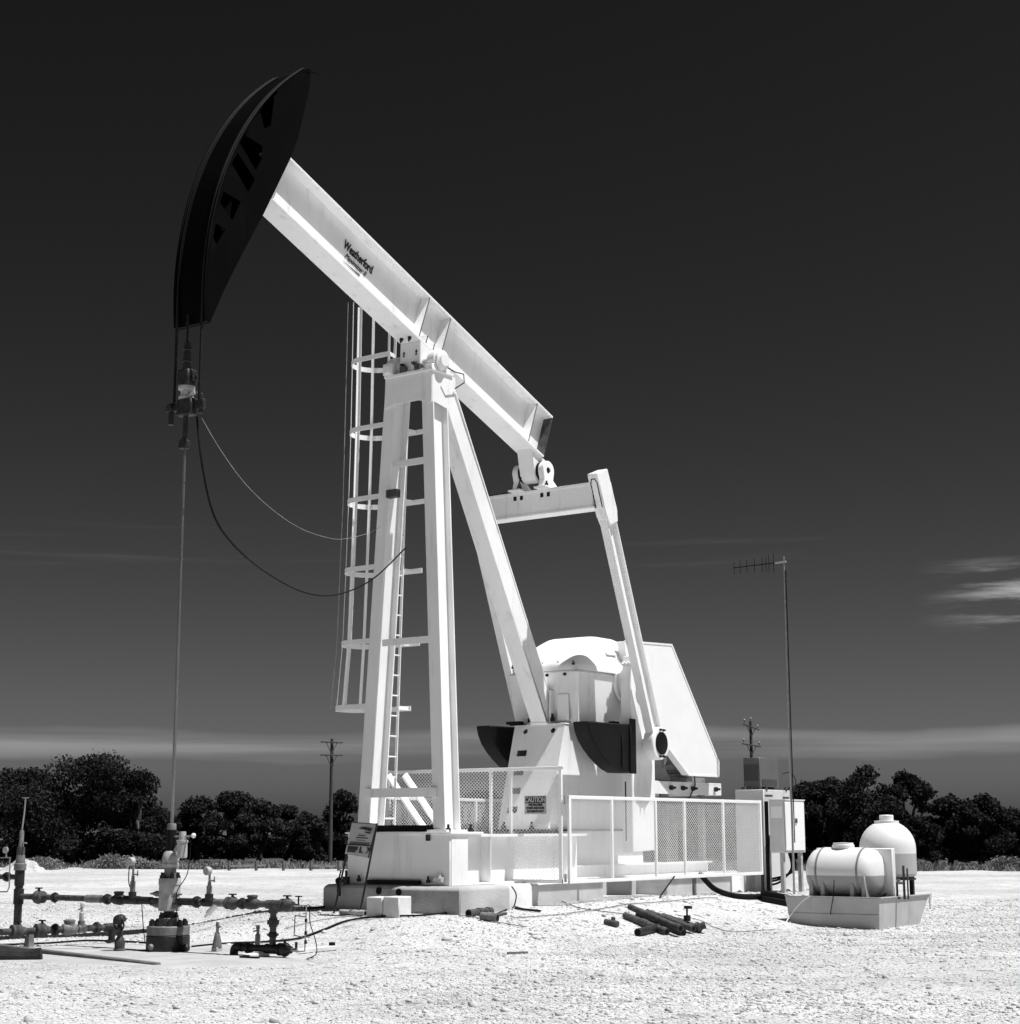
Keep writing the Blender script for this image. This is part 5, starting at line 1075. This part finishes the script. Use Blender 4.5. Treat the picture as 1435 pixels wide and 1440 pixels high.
    q = P(385); seg(t2, q, (0, 0, -1), .05, .49, r, 'rusty_steel'); union(t2, q-ZV*.20, (0, 0, 1), r*1.05, 'rusty_steel', .055); union(t2, q-ZV*.34, (0, 0, 1), r, 'dark_steel', .03)
    lz = -.215; A = V((WX, yl(338)+.0, lz)); B = V((WX, yl(400), lz)); seg(t2, A, Yn, 0, (A-B).length, r*1.1, 'dark_steel'); part('elbow', MB().tube(smooth([A+V((0, -.06, 0)), A+V((0, .03, 0)), A+V((0, .075, -.04)), A+V((0, .08, -.16))]), r*1.35, 12), 'dark_steel', t2)
    union(t2, V((WX, yl(352), lz)), Yn, r*1.05); part('tee', MB().cyl(V((WX, yl(376), lz)), V((WX, yl(394), lz)), r*1.5, 14), 'dark_steel', t2); ball_valve(t2, V((WX, yl(402), lz)), Yn, r, 'dark_steel'); bleeder(t2, V((WX, yl(364), lz+.04)), .22, 'grey_steel'); seg(t2, B, Yn, .08, .22, .02, 'galvanised'); part('nipple', MB().cyl(B+V((0, -.20, 0)), B+V((0, -.20, .09)), .015, 8), 'dark_steel', t2)
    # thin tubing frame
    c = V((WX, yl(431), 0)); t3 = thing('tubing_frame', (WX, c.y, g), 'thin galvanised tubing bent in a tall rectangle at the end of the right flow line', 'tubing')
    part('upright', MB().tube([c+V((0, .16, .285)), c+V((0, .0, .285)), c+V((0, 0, .0)), c+V((0, 0.01, -.22)), c+V((0, .14, -.235))], .009, 6), 'galvanised', t3); part('loop', MB().tube([c+V((0, 0, .16)), c+V((0, .17, .17)), c+V((0, .175, .0)), c+V((0, .18, -.05)), c+V((0, .03, -.07))], .008, 6), 'grey_steel', t3)
    part('hose', MB().tube(smooth([c+V((0, 0, .285)), c+V((-.02, -.07, .28)), c+V((-.03, -.09, .1)), c+V((-.04, -.19, -.1)), c+V((-.05, -.21, -.24)), c+V((-.08, -.10, g-c.z+.02))]), .006, 5), 'rubber', t3)
    for k in (.12, -.02, -.12): part('fitting', MB().cyl(c+ZV*(k-.02), c+ZV*(k+.02), .016, 8), 'dark_steel', t3)
    # low line on the left
    a, b = V((-6.1, 2.42, -.12)), V((-3.72, 1.90, -.12)); d = (b-a).normalized(); pu = lambda u: (lambda q: a+d*((q-a).dot(d)))(pZ(u, 1308-u*.04, -.12))
    t4 = thing('ground_line', (a+b)/2+V((0, 0, -.2)), 'low pipe with valves and a pale bleeder lying left of the wellhead', 'pipeline')
    part('pipe', MB().cyl(a, b, .042, 14), 'rusty_steel', t4); ball_valve(t4, pu(3), d, .045); ball_valve(t4, pu(37), d, .045); union(t4, pu(56), d, .044); check_valve(t4, pu(76), d, .045, 'grey_steel'); part('tee', MB().cyl(pu(88), pu(99), .055, 12).cyl(pu(93), pu(93)+ZV*.1, .045, 12), 'grey_steel', t4); bleeder(t4, pu(93)+ZV*.08, .24); union(t4, pu(115), d, .044); part('tee', MB().cyl(pu(126), pu(148), .055, 14).cyl(pu(137), pu(137)-ZV*.16, .045, 12).cyl(pu(137)-ZV*.16, pu(137)-ZV*.19, .085, 12), 'dark_steel', t4); part('stem', MB().cyl(pu(144), pu(144)+ZV*.11, .022, 8), 'dark_steel', t4)
    part('support', MB().hexa([V(q) for q in [pu(20)+V((-.05, -.05, -.22)), pu(20)+V((.05, -.05, -.22)), pu(20)+V((.05, .05, -.22)), pu(20)+V((-.05, .05, -.22)), pu(20)+V((-.035, -.035, -.04)), pu(20)+V((.035, -.035, -.04)), pu(20)+V((.035, .035, -.04)), pu(20)+V((-.035, .035, -.04))]]), 'grey_steel', t4)
    # gate valve with handwheel
    p = pG(168, 1339); t5 = thing('gate_valve', p, 'upright gate valve with a dark handwheel standing left of the wellhead', 'valve')
    part('body', lath(p, (0, 0, 1), [(.075, -.05), (.075, .03), (.06, .04), (.065, .12), (.05, .16), (.035, .18), (.035, .28), (.02, .30), (.018, .36)], 16), 'rusty_steel', t5); part('handwheel', MB().tube([p+V((-.03-.02*math.cos(R(k)), .088*math.sin(R(k)), .34+.088*math.cos(R(k)))) for k in range(0, 361, 20)], .012, 6).bar(p+V((-.03, -.08, .34)), p+V((-.03, .08, .34)), .012, .016).bar(p+V((-.03, 0, .27)), p+V((-.03, 0, .42)), .012, .016), 'dark_steel', t5); part('shield', MB().lathe(p+V((-.01, 0, .36)), (-.35, 0, .9), [(.085, 0), (.075, .05), (.05, .075), (0, .08)], 12), 'dark_steel', t5)
    for u, v, lb in ((305, 1340, 'pale cone-shaped bleeder stub on the ground right of the wellhead'),):
        p = pG(u, v); t6 = thing('bleeder_stub', p, lb, 'valve'); part('foot', MB().box(p.x-.05, p.x+.05, p.y-.05, p.y+.05, p.z-.03, p.z+.07), 'pale_steel', t6, .008); part('cone', lath(p, (0, 0, 1), [(.06, .07), (.05, .14), (.03, .23), (.018, .25), (.018, .30), (.025, .32), (.018, .36)], 12), 'grey_steel', t6); part('lever', MB().bar(p+V((0, 0, .29)), p+V((0, -.06, .31)), .012, .016), 'grey_steel', t6)
flow_lines()

# ================================================================== LOOSE THINGS ON THE GROUND
def gtube(px, r, m, name, label, cat, lift=.6, group=None):
    P = [pG(u, v) for u, v in px]; P = smooth(P, 5); P = [V((p.x, p.y, gh(p.x, p.y)+r*lift+.012)) for p in P]; return solo(name, MB().tube(P, r, 6), m, label, cat, group)
gtube([(0, 1331), (60, 1329), (130, 1325), (200, 1328), (260, 1333)], .014, 'rubber', 'cable', 'black cable lying behind the timber left of the wellhead', 'cable')
gtube([(270, 1334), (310, 1330), (370, 1327), (420, 1322), (455, 1310), (490, 1297), (540, 1291), (600, 1289), (660, 1284)], .015, 'rubber', 'cable', 'black cable curving from the wellhead past the pale blocks', 'cable')
gtube([(428, 1280), (445, 1279), (462, 1277.5)], .018, 'rubber', 'cable', 'short dark cable running to the left corner of the pad', 'cable')
gtube([(400, 1308), (450, 1296), (490, 1291), (515, 1292)], .006, 'grey_steel', 'thin_wire', 'thin grey wire on the gravel left of the pale blocks', 'wire')
gtube([(645, 1289), (690, 1297), (720, 1302), (740, 1306)], .006, 'grey_steel', 'thin_wire', 'thin grey wire below the broken pipe by the pad', 'wire')
gtube([(720, 1293), (760, 1290), (800, 1286), (850, 1279), (900, 1272), (960, 1267), (1010, 1264)], .007, 'grey_steel', 'thin_wire', 'long thin wire along the foot of the pad', 'wire')
gtube([(758, 1259), (785, 1267), (805, 1275), (830, 1281), (876, 1287)], .006, 'dark_steel', 'thin_wire', 'thin dark wire slanting from the pad to the pipe pile', 'wire')
gtube([(950, 1288), (985, 1296), (1010, 1308), (1040, 1312), (1090, 1309)], .006, 'grey_steel', 'thin_wire', 'thin wire between the pipe pile and the tank tub', 'wire')
gtube([(718, 1276), (735, 1281), (760, 1284)], .018, 'rubber', 'cable', 'short black cable end at the corner of the front block', 'cable')
solo('cable', MB().tube(smooth([V((.83, -1.27, .34)), V((.90, -1.30, .22)), V((.86, -1.29, .06)), pG(718, 1279)+V((0, 0, .02)), pG(700, 1286)+V((0, 0, .015))]), .009, 6), 'rubber', 'thin black cable hanging down the pad corner', 'cable')
solo('cable', MB().tube([V((4.62, YF-.02, .40)), pG(928, 1264)+V((0, 0, .02))], .012, 6), 'rubber', 'short black cable hanging below the side fence in front of the pit', 'cable')
def hose():
    P = [V((5.55, YF+.05, .42)), pY(1000, 1246, YF-.02), pY(1013, 1254, YF-.08)]+[pG(u, v)+V((0, 0, .045)) for u, v in ((1035, 1264), (1062, 1265), (1092, 1262))]
    solo('thick_hose', MB().tube(smooth(P), .045, 10), 'rubber', 'thick black hose from under the side fence to the switch box', 'hose')
    a, b = pG(1072, 1268), pG(1112, 1276); d = (b-a).normalized(); n_ = V((-d.y, d.x, 0))
    t = thing('timber_pile', (a+b)/2, 'pile of short black timbers beside the tank tub', 'timber')
    for k, (o_, z) in enumerate(((0, .05), (.12, .05), (.06, .14), (.20, .04))): part('timber', MB().bar(a+n_*o_+ZV*z, b+n_*(o_+.02*k)+ZV*(z+.01), .11, .09), 'rubber', t, .012)
hose()
def pipes():
    def lie(u0, v0, u1, v1, r, m, t, lift=0., col=True):
        a, b = pG(u0, v0), pG(u1, v1); a = V((a.x, a.y, gh(a.x, a.y)+r+lift)); b = V((b.x, b.y, gh(b.x, b.y)+r+lift)); d = (b-a).normalized()
        o = part('pipe', MB().cyl(a, b, r, 14), m, t)
        if col: part('collar', MB().cyl(b-d*.10, b-d*.002, r*1.22, 14), m, o); part('collar', MB().cyl(a.lerp(b, .42), a.lerp(b, .42)+d*.12, r*1.2, 14), m, o)
        part('bore_disc', MB().cyl(b+d*.001, b+d*.004, r*.8, 12), 'rubber', o); part('bore_disc', MB().cyl(a-d*.004, a-d*.001, r*.8, 12), 'rubber', o)  # black end discs stand for the shade inside the pipe
    p = pG(930, 1312); t = thing('pipe_pile', p, 'pile of rusty pipes and fittings lying on the gravel', 'pipes')
    lie(879, 1292, 938, 1316, .046, 'rusty_steel', t); lie(886, 1288, 958, 1319, .043, 'rusty_steel', t, .078); lie(897, 1291, 962, 1317, .045, 'dark_steel', t, .0); lie(910, 1290, 976, 1314, .043, 'rusty_steel', t, .03); lie(932, 1294, 985, 1312, .05, 'rusty_steel', t, .0); lie(897, 1317, 926, 1310, .052, 'dark_steel', t, .0, False)
    q = pG(967, 1308)+ZV*.12; part('valve', MB().cyl(q, q+ZV*.08, .05, 10).cyl(q+ZV*.08, q+ZV*.17, .014, 8).box(q.x-.03, q.x+.03, q.y-.07, q.y+.03, q.z+.17, q.z+.21), 'dark_steel', t)
    q = pG(981, 1312)+ZV*.07; part('flange', lath(q, (.4, -.8, .3), [(.075, 0), (.075, .04), (.05, .05), (.05, .12)], 14), 'rusty_steel', t)
    p = pG(862, 1303); t = thing('pipe_fitting', p, 'small rusty pipe fitting lying left of the pipe pile', 'fitting'); lie(851, 1300, 869, 1305, .04, 'rusty_steel', t); part('stub', MB().cyl(p+ZV*.05, p+V((.02, 0, .12)), .03, 10), 'rusty_steel', t)
    p = pG(680, 1292); t = thing('broken_pipe', p, 'rusty pipe stub and nipple lying against the front block', 'pipe'); lie(659, 1290, 690, 1287, .05, 'rusty_steel', t); lie(677, 1294, 700, 1297, .052, 'grey_steel', t); lie(700, 1289, 712, 1287, .02, 'rusty_steel', t, 0, False)
    p = pG(497, 1288); t = thing('pipe_nipple', p, 'short pale pipe lying left of the pale blocks', 'pipe'); lie(479, 1286, 514, 1288, .035, 'pale_steel', t)
    a, b = pG(345, 1349), pG(468, 1337); d = (b-a).normalized(); solo('white_board', MB().bar(a+ZV*.03, b+ZV*.035, .14, .05), 'pale_concrete', 'long pale board on the ground under the right flow line', 'board', bevel=.006)
    q = pG(467, 1337); solo('board_stop', MB().box(q.x-.03, q.x+.03, q.y-.03, q.y+.03, q.z-.02, q.z+.10), 'rubber', 'small black cap at the right end of the pale board', 'cap', bevel=.006)
    q0, q1 = pG(338, 1349), pG(364, 1350); solo('black_strip', MB().bar(q0+ZV*.02, q1+ZV*.02, .05, .03), 'rubber', 'short black strip at the left end of the pale board', 'strip', bevel=.004)
    a, b = pG(-40, 1333), pG(222, 1359); solo('timber', MB().bar(a+ZV*.045, b+ZV*.0, .09, .075), 'weathered_wood', 'long weathered timber edging the packed earth at lower left', 'timber', bevel=.01)
    a, b = pG(-40, 1352), pG(58, 1351); solo('rubber_mat', MB().tube(smooth([a+ZV*.05, a.lerp(b, .4)+ZV*.06, a.lerp(b, .8)+ZV*.05, b+ZV*.07]), .075, 8), 'dark_steel', 'dark rolled mat lying in front of the long timber', 'mat')
    a, b = pG(667, 1346), pG(742, 1343.5); solo('stick', MB().bar(pG(714, 1343)+ZV*.02, pG(742, 1342)+ZV*.02, .02, .025), 'weathered_wood', 'short thin stick lying alone on the open gravel', 'stick')
pipes()
